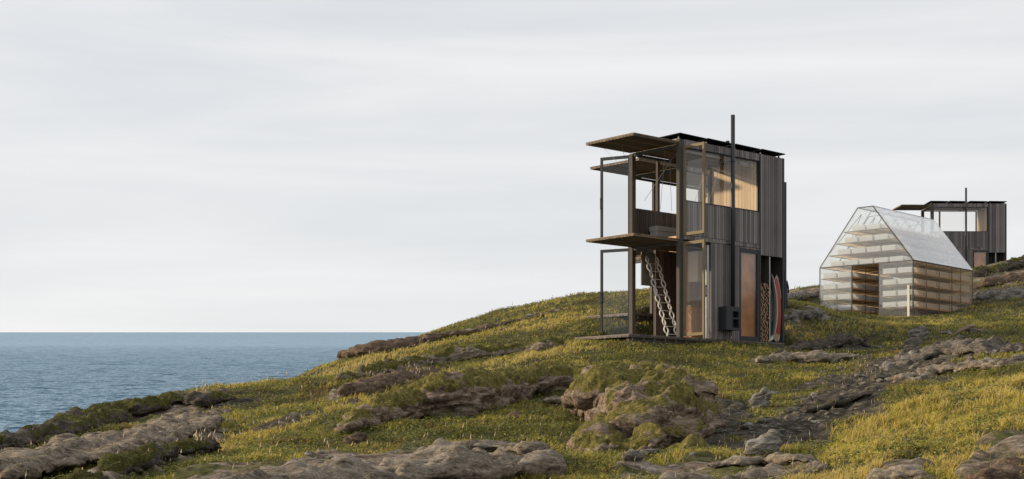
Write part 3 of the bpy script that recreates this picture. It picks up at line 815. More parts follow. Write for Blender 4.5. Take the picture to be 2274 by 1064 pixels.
def surfboard(label, mat, x, y, zb, yaw, Ln=2.05, Wd=.27, bow=.16, fins=True, z=0.0, rail='white', fr=MAIN, roll=0.0):
    """stands on its tail: length along z, face along local y, bowed sideways along local x and y"""
    root = empty('surfboard', inside(fr, x, y, zb), fr['yaw'] + yaw); root.rotation_euler[1] = roll
    tag(root, label, 'surfboard', 'surfboards kept in the cabin recesses')
    V, Fc = [], []; n, k = 28, 14
    for i in range(n+1):
        t = i / n; w = Wd * (math.sin(math.pi * min(1, (.06 + .94*t)) ** .92) ** .72 if 0 < t < 1 else .02)
        w = max(w, .012); th = .035 * (math.sin(math.pi*min(max(t, .03), .97)) ** .5)
        bx = bow * (1 - (2*t - 1)**2)
        for q in range(k):
            a = 2*math.pi*q/k
            V.append((math.cos(a)*w/2, bx + math.sin(a)*th, t*Ln))
    mb = MB(); mb.v = V
    for i in range(n):
        for q in range(k):
            mb.f.append((i*k+q, i*k+(q+1) % k, (i+1)*k+(q+1) % k, (i+1)*k+q)); mb.t.append(.5); mb.sm.append(True)
    mb.f += [tuple(range(k))[::-1], tuple(n*k+q for q in range(k))]; mb.t += [.5, .5]; mb.sm += [False, False]
    mb.build('deck', mat, root)
    r = MB()
    for sgn in (-1, 1):
        pts = []
        for i in range(1, n): pts.append((sgn*(abs(V[i*k][0]) + .003), V[i*k][1], i/n*Ln))
        r.tube(pts, .009, 6)
    r.build('rail', rail, root)
    if fins:
        for sx in (-.05, .05):
            MB().sheet([(sx, .03, .10), (sx, .03, .24), (sx, -.13, .06), (sx, -.11, .03)], .008).build('fin', 'white', root)
    return root
surfboard('narrow surfboard with fine black and white diagonal stripes', board_mat('striped_board', 'stripe'), a_px(1714, MAIN, .12), .13, .006, R(-111), 2.1, .30, .12)
surfboard('plain pale wooden surfboard behind the striped one', board_mat('wooden_board', 'wood'), a_px(1712, MAIN, .40)-.02, .42, .006, R(-100), 1.75, .22, .05, False)
surfboard('red surfboard with a white nose and wooden tail', board_mat('red_board', 'red'), a_px(1725, MAIN, .15), .16, .006, R(-46), 2.08, .30, -.06, True)
# surfboard and dark wetsuit against the far end of the cabin behind
x_ = 5.49
surfboard('white and pink surfboard leaning on the end of the cabin behind', board_mat('pink_board', 'red'), x_+.10, .25, .95, R(90), 1.1, .22, .04, False, 0.0, 'white', SECOND)
wm = plain('dark_blue_neoprene', (0.02, 0.03, 0.07), .8)
root = empty('wetsuit', inside(SECOND, x_+.02, .10, .55), SECOND['yaw'])
tag(root, 'dark blue wetsuit hanging on the end of the cabin behind', 'wetsuit')
mb = MB(); mb.tube([(.04, 0, 1.0), (.05, .02, .75), (.05, 0, .5)], [.05, .09, .08], 10)
for sg in (-1, 1): mb.tube([(.05, sg*.04, .52), (.05, sg*.06, .25), (.05, sg*.05, .02)], [.05, .04, .03], 8); mb.tube([(.05, sg*.06, .92), (.05, sg*.13, .7), (.05, sg*.14, .5)], [.035, .03, .025], 8)
mb.build('suit', wm, root)

# ------------------------------------------------------------------ glasshouse
gw, ew, R1, R2, hr = 4.42, 2.357, 1.854, 2.573, 4.805
Lg = 5.62
root = empty('glasshouse', (GH['o'][0], GH['o'][1], GH['z']), GH['yaw'])
tag(root, 'gabled glasshouse with thin dark frame, full of shelves of white boxes', 'greenhouse')
def tb(px):
    k = (px-1137)/F; return (k*60-16.77)/(.677-.736*k)
bays = [0.0] + [tb(p) for p in (2057.4, 2085.6, 2113.8, 2133.3)] + [Lg]
sec = [(0, 0), (0, ew), (R1, hr), (R2, hr), (gw, ew), (gw, 0)]
sA, sB = 1.553, 2.855
def half(z):   # inner span of the cross-section at height z
    if z <= ew: return 0.0, gw
    t = (z-ew)/(hr-ew); return R1*t, gw - (gw-R2)*t
shelf_hi = [2.87, 3.36, 3.84]; shelf_lo = [.45, .93, 1.41, 1.88]
fm = MB(); th = .035
for x in (0.0, Lg):
    for (y0, z0), (y1, z1) in zip(sec[:-1], sec[1:]): fm.bar((x, y0, z0), (x, y1, z1), th*1.15 if x == 0 else th*.8)
    for y in (sA, sB): fm.bar((x, y, 0), (x, y, ew-.02), th)
    fm.bar((x, 0.02, ew), (x, gw-.02, ew), th)
for z in (ew, hr):
    for y in ((0, gw) if z == ew else (R1, R2)): fm.bar((0.02, y, z), (Lg-.02, y, z), th)
for x in bays[1:-1]:
    fm.bar((x, sA, 0), (x, sA, ew-.02), .02); fm.bar((x, sB, 0), (x, sB, ew-.02), .02)
fm.build('frame', 'gh_frame', root)
fb = MB()
for x in bays[1:-1]:
    fb.bar((x, 0, 0), (x, 0, ew-.02), .03); fb.bar((x, gw, 0), (x, gw, ew-.02), .02)
fb.build('side_mullion', 'gh_frame_warm', root)
fr_ = MB()
for x in bays[1:-1]:
    fr_.bar((x, 0.01, ew+.02), (x, R1-.01, hr-.01), .016); fr_.bar((x, gw-.01, ew+.02), (x, R2+.01, hr-.01), .022)
    fr_.bar((x, R1, hr), (x, R2, hr), .02)
xm = [(a+b)/2 for a, b in zip(bays[:-1], bays[1:])]
for a, b in zip(bays[:-1], bays[1:]):
    m_ = (a+b)/2
    fr_.bar((a+.02, gw-.35, ew+.47), (m_, R2+.15, hr-.2), .018); fr_.bar((m_, R2+.15, hr-.2), (b-.02, gw-.75, ew+1.0), .018)
fr_.build('roof_rib', 'gh_frame', root)
# inner second roof frame, a little lower
fi = MB()
for x in (.9, 2.8, 4.7):
    fi.bar((x, .25, ew+.05), (x, R1+.05, hr-.28), .02); fi.bar((x, gw-.25, ew+.05), (x, R2-.05, hr-.28), .02); fi.bar((x, R1+.05, hr-.28), (x, R2-.05, hr-.28), .02)
fi.build('inner_frame', 'gh_frame', root)
sh_n = 0
def shelf(z, y0, y1, x0=.03, x1=Lg-.03):
    mb = MB(); mb.box(x0, x1, y0, y1, z-.012, z)
    o = mb.build('shelf', 'gh_shelf', root)
    g = MB()
    g.bar((x0, y0, z-.028), (x0, y1, z-.028), .03, .03)
    ny_ = max(2, round((y1-y0)/.8))
    MB().box(x0+.02, x1, y0-.012, y0+.0, z-.055, z-.013).build('shelf_edge', 'gh_edge', o)
    for k in range(1, ny_+1):
        y = y0 + (y1-y0)*k/ny_; g.bar((x0+.02, y, z-.025), (x1, y, z-.025), .02)
    for x in bays[1:-1]: g.bar((x, y0+.02, z-.026), (x, y1-.02, z-.026), .018)
    g.build('shelf_bar', 'gh_frame', o)
for z in shelf_lo:
    shelf(z, .05, sA-.02); shelf(z, sB+.02, gw-.05)
shelf(ew+.01, .05, gw-.05)
for z in shelf_hi:
    a, b_ = half(z); shelf(z, a+.04, b_-.04)
MB().box(.0, Lg, .02, gw-.02, -.02, .05).build('floor_panel', 'gh_shelf', root)
MB().box(-.35, .35, -.15, gw+.1, -.10, -.022).build('floor', 'deckwood', root)
MB().box(-.10, -.06, .12, .22, -.02, 1.32).build('door_jamb', plain('cream_jamb', (.56, .52, .44), .6), root)
# panes
def pane(pts, mat, nm='pane'): return MB().sheet(pts, .006).build(nm, mat, root)
pane([(-.03, .02, .06), (-.03, sA-.02, .06), (-.03, sA-.02, ew-.02), (-.03, .02, ew-.02)], 'gh_glass', 'front_pane')
pane([(-.03, sB+.02, .06), (-.03, gw-.02, .06), (-.03, gw-.02, ew-.02), (-.03, sB+.02, ew-.02)], 'gh_glass', 'front_pane')
pane([(-.03, .03, ew+.02), (-.03, gw-.03, ew+.02), (-.03, R2, hr-.02), (-.03, R1, hr-.02)], 'gh_glass', 'gable_pane')
pane([(Lg+.03, .03, ew+.02), (Lg+.03, gw-.03, ew+.02), (Lg+.03, R2, hr-.02), (Lg+.03, R1, hr-.02)], 'gh_glass', 'gable_pane')
pane([(Lg+.03, .03, .06), (Lg+.03, gw-.03, .06), (Lg+.03, gw-.03, ew-.02), (Lg+.03, .03, ew-.02)], 'gh_glass', 'back_pane')
pane([(.02, -.03, .06), (Lg-.02, -.03, .06), (Lg-.02, -.03, ew-.02), (.02, -.03, ew-.02)], 'gh_side', 'side_pane')
pane([(.02, gw+.03, .06), (Lg-.02, gw+.03, .06), (Lg-.02, gw+.03, ew-.02), (.02, gw+.03, ew-.02)], 'gh_glass', 'side_pane')
pane([(.02, -.03, ew+.02), (Lg-.02, -.03, ew+.02), (Lg-.02, R1-.03, hr+.0), (.02, R1-.03, hr+.0)], 'gh_roof', 'roof_pane')
pane([(.02, gw+.03, ew+.02), (Lg-.02, gw+.03, ew+.02), (Lg-.02, R2+.03, hr+.0), (.02, R2+.03, hr+.0)], 'gh_roof_l', 'roof_pane')
pane([(.02, R1, hr+.03), (Lg-.02, R1, hr+.03), (Lg-.02, R2, hr+.03), (.02, R2, hr+.03)], 'gh_roof_l', 'ridge_pane')
# white boxes, each a thing
def planter_mesh(w, l, h):
    mb = MB(); t = .025
    mb.box(0, l, 0, w, 0, .02); mb.box(0, t, 0, w, .0205, h); mb.box(l-t, l, 0, w, .0205, h); mb.box(t, l-t, 0, t, .0205, h); mb.box(t, l-t, w-t, w, .0205, h)
    return mb.build('planter_box', 'planter')
proto = planter_mesh(.60, .92, .22); first = True
cg, sg = math.cos(GH['yaw']), math.sin(GH['yaw'])
def put_box(x, y, z, label, group, sx=1.0):
    global first
    if first: o = proto; first = False
    else: o = proto.copy(); col.objects.link(o)
    o.location = (GH['o'][0] + x*cg - y*sg, GH['o'][1] + x*sg + y*cg, GH['z'] + z); o.rotation_euler = (0, 0, GH['yaw']); o.scale = (sx, 1, 1)
    tag(o, label, 'planter box', group)
ordn = ['lowest', 'second', 'third', 'fourth']
for bi, (a, b_) in enumerate(zip(bays[:-1], bays[1:])):
    xx = a + .05; sx = (b_-a-.10)/.92
    for q, z in enumerate(shelf_lo):
        for y in (.10, .82): put_box(xx, y, z+.002, 'white planter box on the %s shelf of the right bay of the glasshouse' % ordn[q], 'boxes on right bay shelf %d' % (q+1), sx)
        for y in (sB+.10, sB+.82): put_box(xx, y, z+.002, 'white planter box on the %s shelf of the left bay of the glasshouse' % ordn[q], 'boxes on left bay shelf %d' % (q+1), sx)
    for q, (z, n) in enumerate(((ew+.012, 5), (2.872, 4), (3.362, 3), (3.842, 2))):
        a0, b0 = half(z+.22); tot = n*.60 + (n-1)*.11; y0 = (a0+b0)/2 - tot/2
        for k in range(n):
            put_box(xx, y0+k*.71, z+.002, 'white planter box on the %s of the glasshouse gable' % ['wide eaves shelf', 'shelf above the eaves', 'shelf below the top one', 'topmost short shelf'][q], 'boxes on gable shelf %d' % (q+1), sx)

# ------------------------------------------------------------------ rocks
def rock_material(name, moss=0.5, c0=(.060,.046,.033), c1=(.182,.146,.108), c2=(.33,.28,.22), mossc=((.034,.033,.011),(.19,.17,.045)), streak=1.0, lichen=0.0):
    m, n, l, b = new_mat(name)
    t = n.new("ShaderNodeTexCoord"); ge = n.new("ShaderNodeNewGeometry")
    def noise(s, d=6, r=.6, sc_=None, dist=0):
        no = n.new("ShaderNodeTexNoise"); no.inputs['Scale'].default_value = s; no.inputs['Detail'].default_value = d
        no.inputs['Roughness'].default_value = r; no.inputs['Distortion'].default_value = dist
        if sc_:
            mp = n.new("ShaderNodeMapping"); mp.inputs['Scale'].default_value = sc_; mp.inputs['Rotation'].default_value = (R(12), R(8), R(-25))
            l.new(ge.outputs['Position'], mp.inputs[0]); l.new(mp.outputs[0], no.inputs[0])
        else: l.new(ge.outputs['Position'], no.inputs[0])
        return no.outputs[0]
    def ramp(f, *st):
        r = n.new("ShaderNodeValToRGB"); e = r.color_ramp.elements
        while len(e) < len(st): e.new(0.5)
        for q, (p, c) in zip(e, st): q.position = p; q.color = tuple(c) + (1,)
        l.new(f, r.inputs[0]); return r.outputs[0]
    def mix(f, a, b_):
        x = n.new("ShaderNodeMix"); x.data_type = 'RGBA'; l.new(f, x.inputs[0]); l.new(a, x.inputs[6]); l.new(b_, x.inputs[7]); return x.outputs[2]
    rk = ramp(noise(3.0, 10, .72, (1, 3, 4), .6), (.36, c0), (.47, c1), (.55, tuple((a+b_)/2 for a, b_ in zip(c1, c2))), (.66, c2))
    if lichen:
        rk = mix(ramp(noise(14, 6, .7), (.62-.1*lichen, (0,0,0)), (.70-.1*lichen, (1,1,1))), rk, ramp(noise(30), (.3, (.24,.235,.215)), (.7, (.38,.375,.35))))
    ms = ramp(noise(7.0, 8, .65, (2.2, 2.2, .45), .3), (.30, mossc[0]), (.55, tuple((a+b_)/2 for a, b_ in zip(*mossc))), (.75, mossc[1]))
    at_ = n.new("ShaderNodeAttribute"); at_.attribute_name = 'moss'
    ad = n.new("ShaderNodeMath"); ad.operation = 'MULTIPLY_ADD'; ad.inputs[1].default_value = 0.9
    l.new(noise(5.0, 8, .65), ad.inputs[0]); l.new(at_.outputs['Fac'], ad.inputs[2])
    mk = ramp(ad.outputs[0], (.97-moss*.2, (0,0,0)), (1.06-moss*.2, (1,1,1)))
    mk2 = n.new("ShaderNodeMath"); mk2.operation = 'MULTIPLY'; mk2.inputs[1].default_value = 1.0 if moss > 0 else 0.0
    l.new(mk, mk2.inputs[0])
    mu = n.new("ShaderNodeMix"); mu.data_type = 'RGBA'; mu.blend_type = 'MULTIPLY'; mu.inputs[0].default_value = 1
    l.new(mix(mk2.outputs[0], rk, ms), mu.inputs[6])
    l.new(ramp(noise(20.0, 9, .78, (1, 2.5, 3)), (.36, (.45, .43, .41)), (.5, (1, 1, 1)), (.64, (1.55, 1.55, 1.55))), mu.inputs[7])
    l.new(mu.outputs[2], b.inputs['Base Color'])
    b.inputs['Roughness'].default_value = 0.95; b.inputs['Specular IOR Level'].default_value = 0.15
    b1 = n.new("ShaderNodeBump"); b1.inputs['Strength'].default_value = 0.9; b1.inputs['Distance'].default_value = 0.05
    b2 = n.new("ShaderNodeBump"); b2.inputs['Strength'].default_value = 0.8; b2.inputs['Distance'].default_value = 0.015
    l.new(noise(4.5, 10, .68, (1, 3.5, 5), .4), b1.inputs['Height']); l.new(noise(30.0, 4, .6), b2.inputs['Height'])
    if moss > 0:
        b0 = n.new("ShaderNodeBump"); b0.inputs['Strength'].default_value = 1.0; b0.inputs['Distance'].default_value = 0.03
        l.new(noise(7.0, 8, .65, (2.8, 2.8, .5), .2), b0.inputs['Height']); l.new(b0.outputs[0], b1.inputs['Normal'])
    l.new(b1.outputs[0], b2.inputs['Normal']); l.new(b2.outputs[0], b.inputs['Normal'])
    return m
RM = {
 'mossy': rock_material('mossy_rock', .62, (.055,.038,.026), (.20,.145,.105), (.34,.27,.21), ((.050,.045,.014),(.30,.255,.075))),
 'half': rock_material('half_mossy_rock', .35),
 'slab': rock_material('bare_slab_rock', -.6, (.074,.058,.043), (.180,.148,.112), (.31,.268,.215)),
 'brown': rock_material('brown_rock', -.2, (.045,.030,.020), (.115,.080,.056), (.20,.145,.10)),
 'grey': rock_material('grey_rock', -.7, (.065,.056,.047), (.155,.138,.118), (.30,.28,.25), lichen=.5),
 'gully': rock_material('gully_rock', -.5, (.040,.032,.026), (.105,.088,.070), (.23,.205,.175)),
 'dark': rock_material('dark_mossy_rock', .6, (.030,.024,.018), (.075,.062,.048), (.17,.145,.12), ((.028,.030,.010),(.15,.145,.038))),
}
moss_pts = []      # places where moss fur grows: (position, normal, colour key)
def outcrop(name, blobs, mat, label, cat='rock', group=None, voxel=.05, amp=1.0, moss=1.0, fur=0.0, sink=.45, seed=0, drape=1.0, ledge=.09):
    """blobs: (centre xyz, radii xyz, yaw, pitch) merged to one skin, then weathered by noise"""
    Vs, Fs, off = [], [], 0
    for c, r, yaw, pitch in blobs:
        n1, n2 = 14, 20
        th = np.linspace(0, math.pi, n1+1)[:, None]; ph = np.arange(n2)[None, :] * 2*math.pi/n2
        q = np.stack([np.sin(th)*np.cos(ph), np.sin(th)*np.sin(ph), np.cos(th)*np.ones_like(ph)], -1).reshape(-1, 3) * np.array(r)
        Mx = np.array(Matrix.Rotation(yaw, 3, 'Z') @ Matrix.Rotation(pitch, 3, 'Y')); q = q @ Mx.T + np.array(c)
        Vs.append(q)
        for i in range(n1):
            for j in range(n2):
                a, b_, cc, d_ = i*n2+j, i*n2+(j+1) % n2, (i+1)*n2+(j+1) % n2, (i+1)*n2+j
                Fs.append((off+a, off+d_, off+cc, off+b_))
        off += len(q)
    me = bpy.data.meshes.new('t'); me.from_pydata(np.concatenate(Vs).tolist(), [], Fs); me.validate()
    o = bpy.data.objects.new('t', me); col.objects.link(o)
    md = o.modifiers.new('r', 'REMESH'); md.mode = 'VOXEL'; md.voxel_size = voxel
    sm = o.modifiers.new('s', 'SMOOTH'); sm.factor = .6; sm.iterations = 5
    dg = bpy.context.evaluated_depsgraph_get(); ev = o.evaluated_get(dg); m2 = ev.to_mesh()
    nv = len(m2.vertices); V = np.empty(nv*3); m2.vertices.foreach_get('co', V); V = V.reshape(-1, 3)
    Nn = np.empty(nv*3); m2.vertices.foreach_get('normal', Nn); Nn = Nn.reshape(-1, 3)
    F4 = [tuple(p.vertices) for p in m2.polygons]
    ev.to_mesh_clear(); bpy.data.objects.remove(o); bpy.data.meshes.remove(me)
    s = seed * 3.7
    x, y, z = V.T
    u_, v_ = x*.88 + y*.35 + z*.3, -x*.35 + y*.88
    size = max(max(b_[1]) for b_ in blobs)
    d = amp * (size*.16*fbm(x/size*1.2+s, y/size*1.2, z/size*1.2, 3)
        + .15*ridged(u_*.8+s, v_*2.2, z*3.6, 4) - .10 + .06*fbm(x*3.2+s, y*3.2, z*3.2, 4) + .035*ridged(u_*3+s, v_*6, z*9, 3))
    # ledges with sharp lips along the dip, and a few cracks
    dip = z*3.6/max(size, .35)**.5 - x*1.1 + y*.5 + .8*fbm(x*.9+s, y*.9, z*.9, 3); sw = dip - np.floor(dip)
    d = d + ledge * (np.where(sw < .85, sw/.85, (1-sw)/.15) - .5) - .05*ledge/.09*np.clip(1 - np.abs(pn(x*1.6+s, y*1.6, z*1.6))*12, 0, 1)
    # folds of moss hanging down the sides
    up = np.clip(Nn[:, 2], -1, 1)
    dr = (1-np.abs(up)) * ridged(u_*3.2+s, v_*3.2, z*.5, 3) * .05 * drape
    V = V + Nn * (d + dr)[:, None]
    F4 = np.array(F4)
    lab = np.arange(len(V))
    for _ in range(400):
        mn = lab[F4].min(1); new = lab.copy()
        for q_ in range(4): np.minimum.at(new, F4[:, q_], mn)
        new = new[new]
        if (new == lab).all(): break
        lab = new
    big_ = np.bincount(lab).argmax(); F4 = F4[lab[F4[:, 0]] == big_]
    us = np.unique(F4); mp_ = np.zeros(len(V), int); mp_[us] = np.arange(len(us)); F4 = mp_[F4]
    V, Nn, up, x, y, z = V[us], Nn[us], up[us], x[us], y[us], z[us]
    g = zf(V[:, 0], V[:, 1])
    V[:, 2] = np.maximum(V[:, 2], g - sink)
    mo = moss * (sstep(.0, .85, up) * .62 + .55 * fbm(x*1.6+s, y*1.6, z*1.6+9, 3) + .10)
    c0 = np.array([np.mean(V[:, 0]), np.mean(V[:, 1]), 0]); c0[2] = zf(c0[0], c0[1])
    ob = np_mesh(name, V - c0, [F4], RM[mat], {'moss': mo}); ob.location = c0
    tag(ob, label, cat, group)
    if fur > 0:
        a = V[F4[:, 0]]; b_ = V[F4[:, 1]]; c_ = V[F4[:, 2]]; d_ = V[F4[:, 3]]
        nn = np.cross(c_-a, d_-b_); ar = np.linalg.norm(nn, axis=1)/2; nn = nn/(2*ar[:, None]+1e-12)
        mm = mo[F4[:, 0]]; vis = (a[:, 2] > zf(a[:, 0], a[:, 1]) - .02) & (nn[:, 2] > .30)
        wgt = ar * vis * sstep(.42, .62, mm + .35*fbm(a[:, 0]*2, a[:, 1]*2, a[:, 2]*2, 2)); 
        cnt = int(min(90000, fur * wgt.sum()))
        if cnt > 10:
            k = rng.choice(len(a), cnt, p=wgt/wgt.sum()); w1, w2 = rng.random((2, cnt, 1))
            pos = (a[k]*(1-w1) + b_[k]*w1)*(1-w2) + (d_[k]*(1-w1) + c_[k]*w1)*w2
            moss_pts.append((pos, nn[k], 0 if mat != 'dark' else 1))
    return ob
def chain(pts, lift=.5, flat=.85, stretch=1.7, deep=1.6):
    """pts: (px, py, radius_px) along a ridge in the photo; returns blobs lying on the land"""
    out = []; W3 = []
    for px, py, r in pts:
        p = at(px, py + r*.6); W3.append((p, r/F*p[1]))
    for i, (p, r) in enumerate(W3):
        q = W3[min(i+1, len(W3)-1)][0]; q0 = W3[max(i-1, 0)][0]
        yaw = math.atan2(q[1]-q0[1], q[0]-q0[0]) if len(W3) > 1 else 0
        out.append(((p[0], p[1] + r*.3, p[2] + r*lift), (r*stretch, r*deep*.8, r*flat*1.25), yaw*.5, random.uniform(-.1, .1)))
        if i < len(W3)-1:
            (pa, ra), (pb, rb) = W3[i], W3[i+1]
            m_ = max(1, int(math.hypot(*(pb-pa)[:2]) / (.55*(ra+rb))))
            for k in range(1, m_+1):
                t = k/(m_+1); pm, rm = pa*(1-t)+pb*t, ra*(1-t)+rb*t
                out.append(((pm[0], pm[1] + rm*.3, pm[2] + rm*lift), (rm*stretch, rm*deep*.8, rm*flat*random.uniform(1.0, 1.25)), yaw*.5, random.uniform(-.1, .1)))
    return out
# the big mossy boulder in front of the near cabin
def B(px, py, Y, rx, ry, rz, yaw=0, pitch=0):
    x, y, z = P(px, py, Y); return ((x, y, z), (rx, ry, rz), yaw, pitch)
def BB(px, top, Y, rx, ry=.8, yaw=0):
    x, _, zt = P(px, top, Y); g = float(zf(x, Y)) - .08
    return ((x, Y, g), (rx, ry, zt-g), yaw, random.uniform(-.08, .08))
def T(xa, ya, xb, yb, Y, ry, rz):
    """a rounded layer whose long axis runs between two points of the photo at distance Y"""
    a, b_ = P(xa, ya, Y), P(xb, yb, Y); L_ = math.hypot(b_[0]-a[0], b_[2]-a[2])
    return (((a[0]+b_[0])/2, Y, (a[2]+b_[2])/2), (L_/2, ry, rz), 0, -math.atan2(b_[2]-a[2], b_[0]-a[0]))
outcrop('boulder', [T(1262,895,1420,835,23.2,.8,.17), T(1275,890,1560,842,22.6,.9,.26), T(1390,836,1600,880,22.8,.9,.24), T(1470,850,1612,950,22.2,.8,.26),
    T(1310,930,1560,868,21.4,.8,.26), T(1440,880,1590,960,21.2,.7,.26), T(1330,965,1520,905,20.3,.8,.24), T(1440,930,1565,985,20.0,.6,.24),
    T(1340,985,1480,915,19.3,.7,.23), T(1440,985,1575,950,19.2,.55,.2), T(1290,1010,1400,975,18.5,.55,.17), T(1350,1030,1480,965,18.3,.55,.2), T(1440,1020,1560,1000,18.2,.5,.14),
    B(1440,930,21.2,.75,1.6,.45)],
    'mossy', 'largest rock of the slope, a tall mossy boulder below the near cabin', 'boulder', None, .024, .85, .74, 600, .6, 1, 1.0, .13)
# mossy ridge to its left, and the longer one higher up
outcrop('rock_ridge', chain([(765,955,16),(815,930,31),(870,912,40),(935,890,40),(995,882,50),(1060,872,52),(1125,860,42),(1185,848,34),(1232,844,32)], .5, .85, 1.5, 1.4)
    + chain([(840,960,14),(890,945,22),(950,930,22)]) + [B(1010,905,23.6,.50,.5,.34,.3), B(1090,900,23.8,.46,.5,.28)], 'mossy',
    'long humped ridge of rock with hanging moss left of the biggest boulder', 'rock', None, .030, .75, .95, 900, .5, 2, 1.2)
outcrop('rock_ridge', chain([(765,840,9),(815,829,15),(870,818,17),(930,806,17),(990,793,18),(1050,786,18),(1110,781,17),(1170,774,15),(1228,768,18)]), 'half',
    'low mossy rock ridge across the grass left of the near cabin deck', 'rock', None, .05, .8, .95, 1800, .5, 3)
outcrop('rock', chain([(790,870,18),(840,855,20),(905,842,15),(960,825,10)], .4, .9, 2.4), 'brown', 'rounded brown rock below the low mossy ridge', 'rock', None, .045, .5, .3, 0, .5, 4, .3)
outcrop('rock', chain([(785,787,15),(835,775,19),(895,766,15),(960,752,10),(1040,738,7),(1110,722,6),(1190,704,5),(1240,693,4)], .4, .9, 3.0), 'brown',
    'dark brown dome of rock on the skyline against the sea', 'rock', None, .06, .45, .2, 0, .6, 5, .3)
# left skyline and the ridges under it
outcrop('rock_ridge', chain([(0,985,18),(80,965,16),(160,948,17),(240,928,18),(310,908,18),(380,893,15),(440,888,14),(490,885,10)], .5, .95, 3.4, 2.2), 'dark',
    'dark mossy rock ridge forming the left skyline above the sea', 'rock', None, .055, .9, .8, 1500, .7, 6)
outcrop('rock_ridge', chain([(0,1045,28),(90,1018,30),(190,992,32),(290,968,30),(380,945,22),(450,925,14)], .15, .50, 3.0, 5.5), 'half',
    'broad tilted brown slab with moss streaks on the far left slope', 'rock', None, .05, .8, .35, 1200, .6, 7)
outcrop('rock_ridge', chain([(150,1085,22),(215,1060,22),(285,1030,24),(350,1008,22),(410,998,18),(455,993,16)], .35, .8, 2.0), 'dark',
    'mossy rock hump at the lower left with dry seed heads on it', 'rock', None, .04, .9, .85, 3500, .6, 8)
# slabs in the foreground
outcrop('slab', chain([(520,1085,60),(650,1060,66),(780,1040,66),(910,1022,62),(1040,1015,56),(1150,1025,40)], .12, .50, 2.2, 4.0), 'slab',
    'wide bare grey brown rock slab at the bottom edge, left of centre', 'rock', None, .04, .75, .2, 0, .5, 9, .2)
outcrop('slab', chain([(985,998,12),(1050,992,15),(1120,992,16),(1180,998,16)], .45, .7, 2.6, 2.6), 'slab', 'smooth tongue of rock lying on the upper edge of the wide slab', 'rock', None, .03, .5, .1, 0, .4, 10, .2)
outcrop('slab', chain([(1390,1085,30),(1500,1065,30),(1610,1060,32),(1710,1050,30),(1790,1045,22)], .0, .55, 2.2, 2.2), 'slab', 'flat grey slab at the bottom edge right of the biggest boulder', 'rock', None, .035, .7, .1, 0, .5, 11, .2)
outcrop('slab', chain([(1590,1038,9),(1650,1028,12),(1720,1026,12),(1780,1034,10)], .5, .8, 3.0, 2.6), 'slab', 'thin rounded lip of rock on top of the bottom edge slab', 'rock', None, .03, .5, .1, 0, .4, 12, .2)
outcrop('slab', chain([(1700,803,12),(1750,797,16),(1820,794,17),(1890,795,13)], .4, .7, 2.4, 2.0), 'slab', 'smooth pale whaleback slab below the end of the near cabin', 'rock', None, .05, .6, .1, 0, .5, 13, .2)
outcrop('rock_ridge', chain([(1730,782,8),(1790,772,14),(1850,762,15),(1910,758,14)], .3, .8, 1.9), 'dark', 'dark ragged rock band just above the whaleback slab', 'rock', None, .05, 1.1, .4, 500, .5, 14)
outcrop('rock_ridge', chain([(1990,808,12),(2050,782,20),(2120,768,28),(2190,766,30),(2245,772,24)], .05, .55, 1.9, 3.5), 'gully', 'broad grey shattered outcrop on the right slope below the glasshouse', 'rock', None, .05, 1.35, .3, 0, .5, 15)
outcrop('slab', chain([(1975,1062,26),(2030,1052,24)], .3, .7, 1.8), 'slab', 'rock poking from the golden grass at the bottom right', 'rock', None, .03, .7, .2, 0, .4, 16)
outcrop('slab', chain([(2180,1075,30),(2240,1050,36),(2300,1020,44)], .0, .5, 2.0), 'brown', 'brown earthy rock in the bottom right corner', 'rock', None, .03, .8, .3, 300, .4, 17)
# the skyline of the right hill
outcrop('boulder', chain([(2168,606,17),(2180,600,15)], .3, .8, 1.1), 'dark', 'round dark mossy boulder at the foot of the distant cabin', 'boulder', None, .10, .8, .9, 150, .8, 18)
outcrop('rock_ridge', chain([(2200,602,10),(2230,592,13),(2262,582,15),(2310,570,18)], .3, .8, 1.4), 'dark', 'mossy crest of rock on the right skyline hiding the distant cabin floor', 'rock', None, .10, .9, .9, 200, .8, 19)
outcrop('rock_ridge', chain([(2170,632,14),(2215,622,18),(2270,612,20)], .1, .6, 2.0), 'brown', 'brown rock face under the mossy crest on the far right', 'rock', None, .09, 1.1, .5, 100, .6, 20)
outcrop('rock_ridge', chain([(2165,662,10),(2210,656,13),(2270,650,17)], .2, .8, 2.2), 'grey', 'grey jagged rock band at the far right beside the glasshouse', 'rock', None, .08, 1.4, .2, 0, .6, 21)
outcrop('rock_ridge', chain([(1752,660,6),(1785,656,7),(1820,654,7)], .4, .9, 2.2), 'grey', 'upper grey rock band seen between near cabin and glasshouse', 'rock', None, .08, 1.3, .2, 0, .5, 22)
outcrop('rock_ridge', chain([(1752,704,9),(1785,700,11),(1820,700,11)], .4, .9, 2.2), 'grey', 'lower grey rock band seen between near cabin and glasshouse', 'rock', None, .06, 1.3, .2, 0, .5, 23)
outcrop('rock_ridge', chain([(2010,838,14),(2080,818,18),(2160,808,20),(2240,806,16)], .1, .55, 1.9, 3.0), 'half', 'second lower ledge of the shattered outcrop above the golden grass', 'rock', None, .04, 1.0, .3, 0, .5, 24)
outcrop('rock_ridge', chain([(1800,905,14),(1860,885,16),(1925,866,15)], .1, .6, 1.9, 2.6), 'dark', 'dark mossy ledge in the middle of the stony gully', 'rock', None, .035, .9, .4, 300, .5, 25)
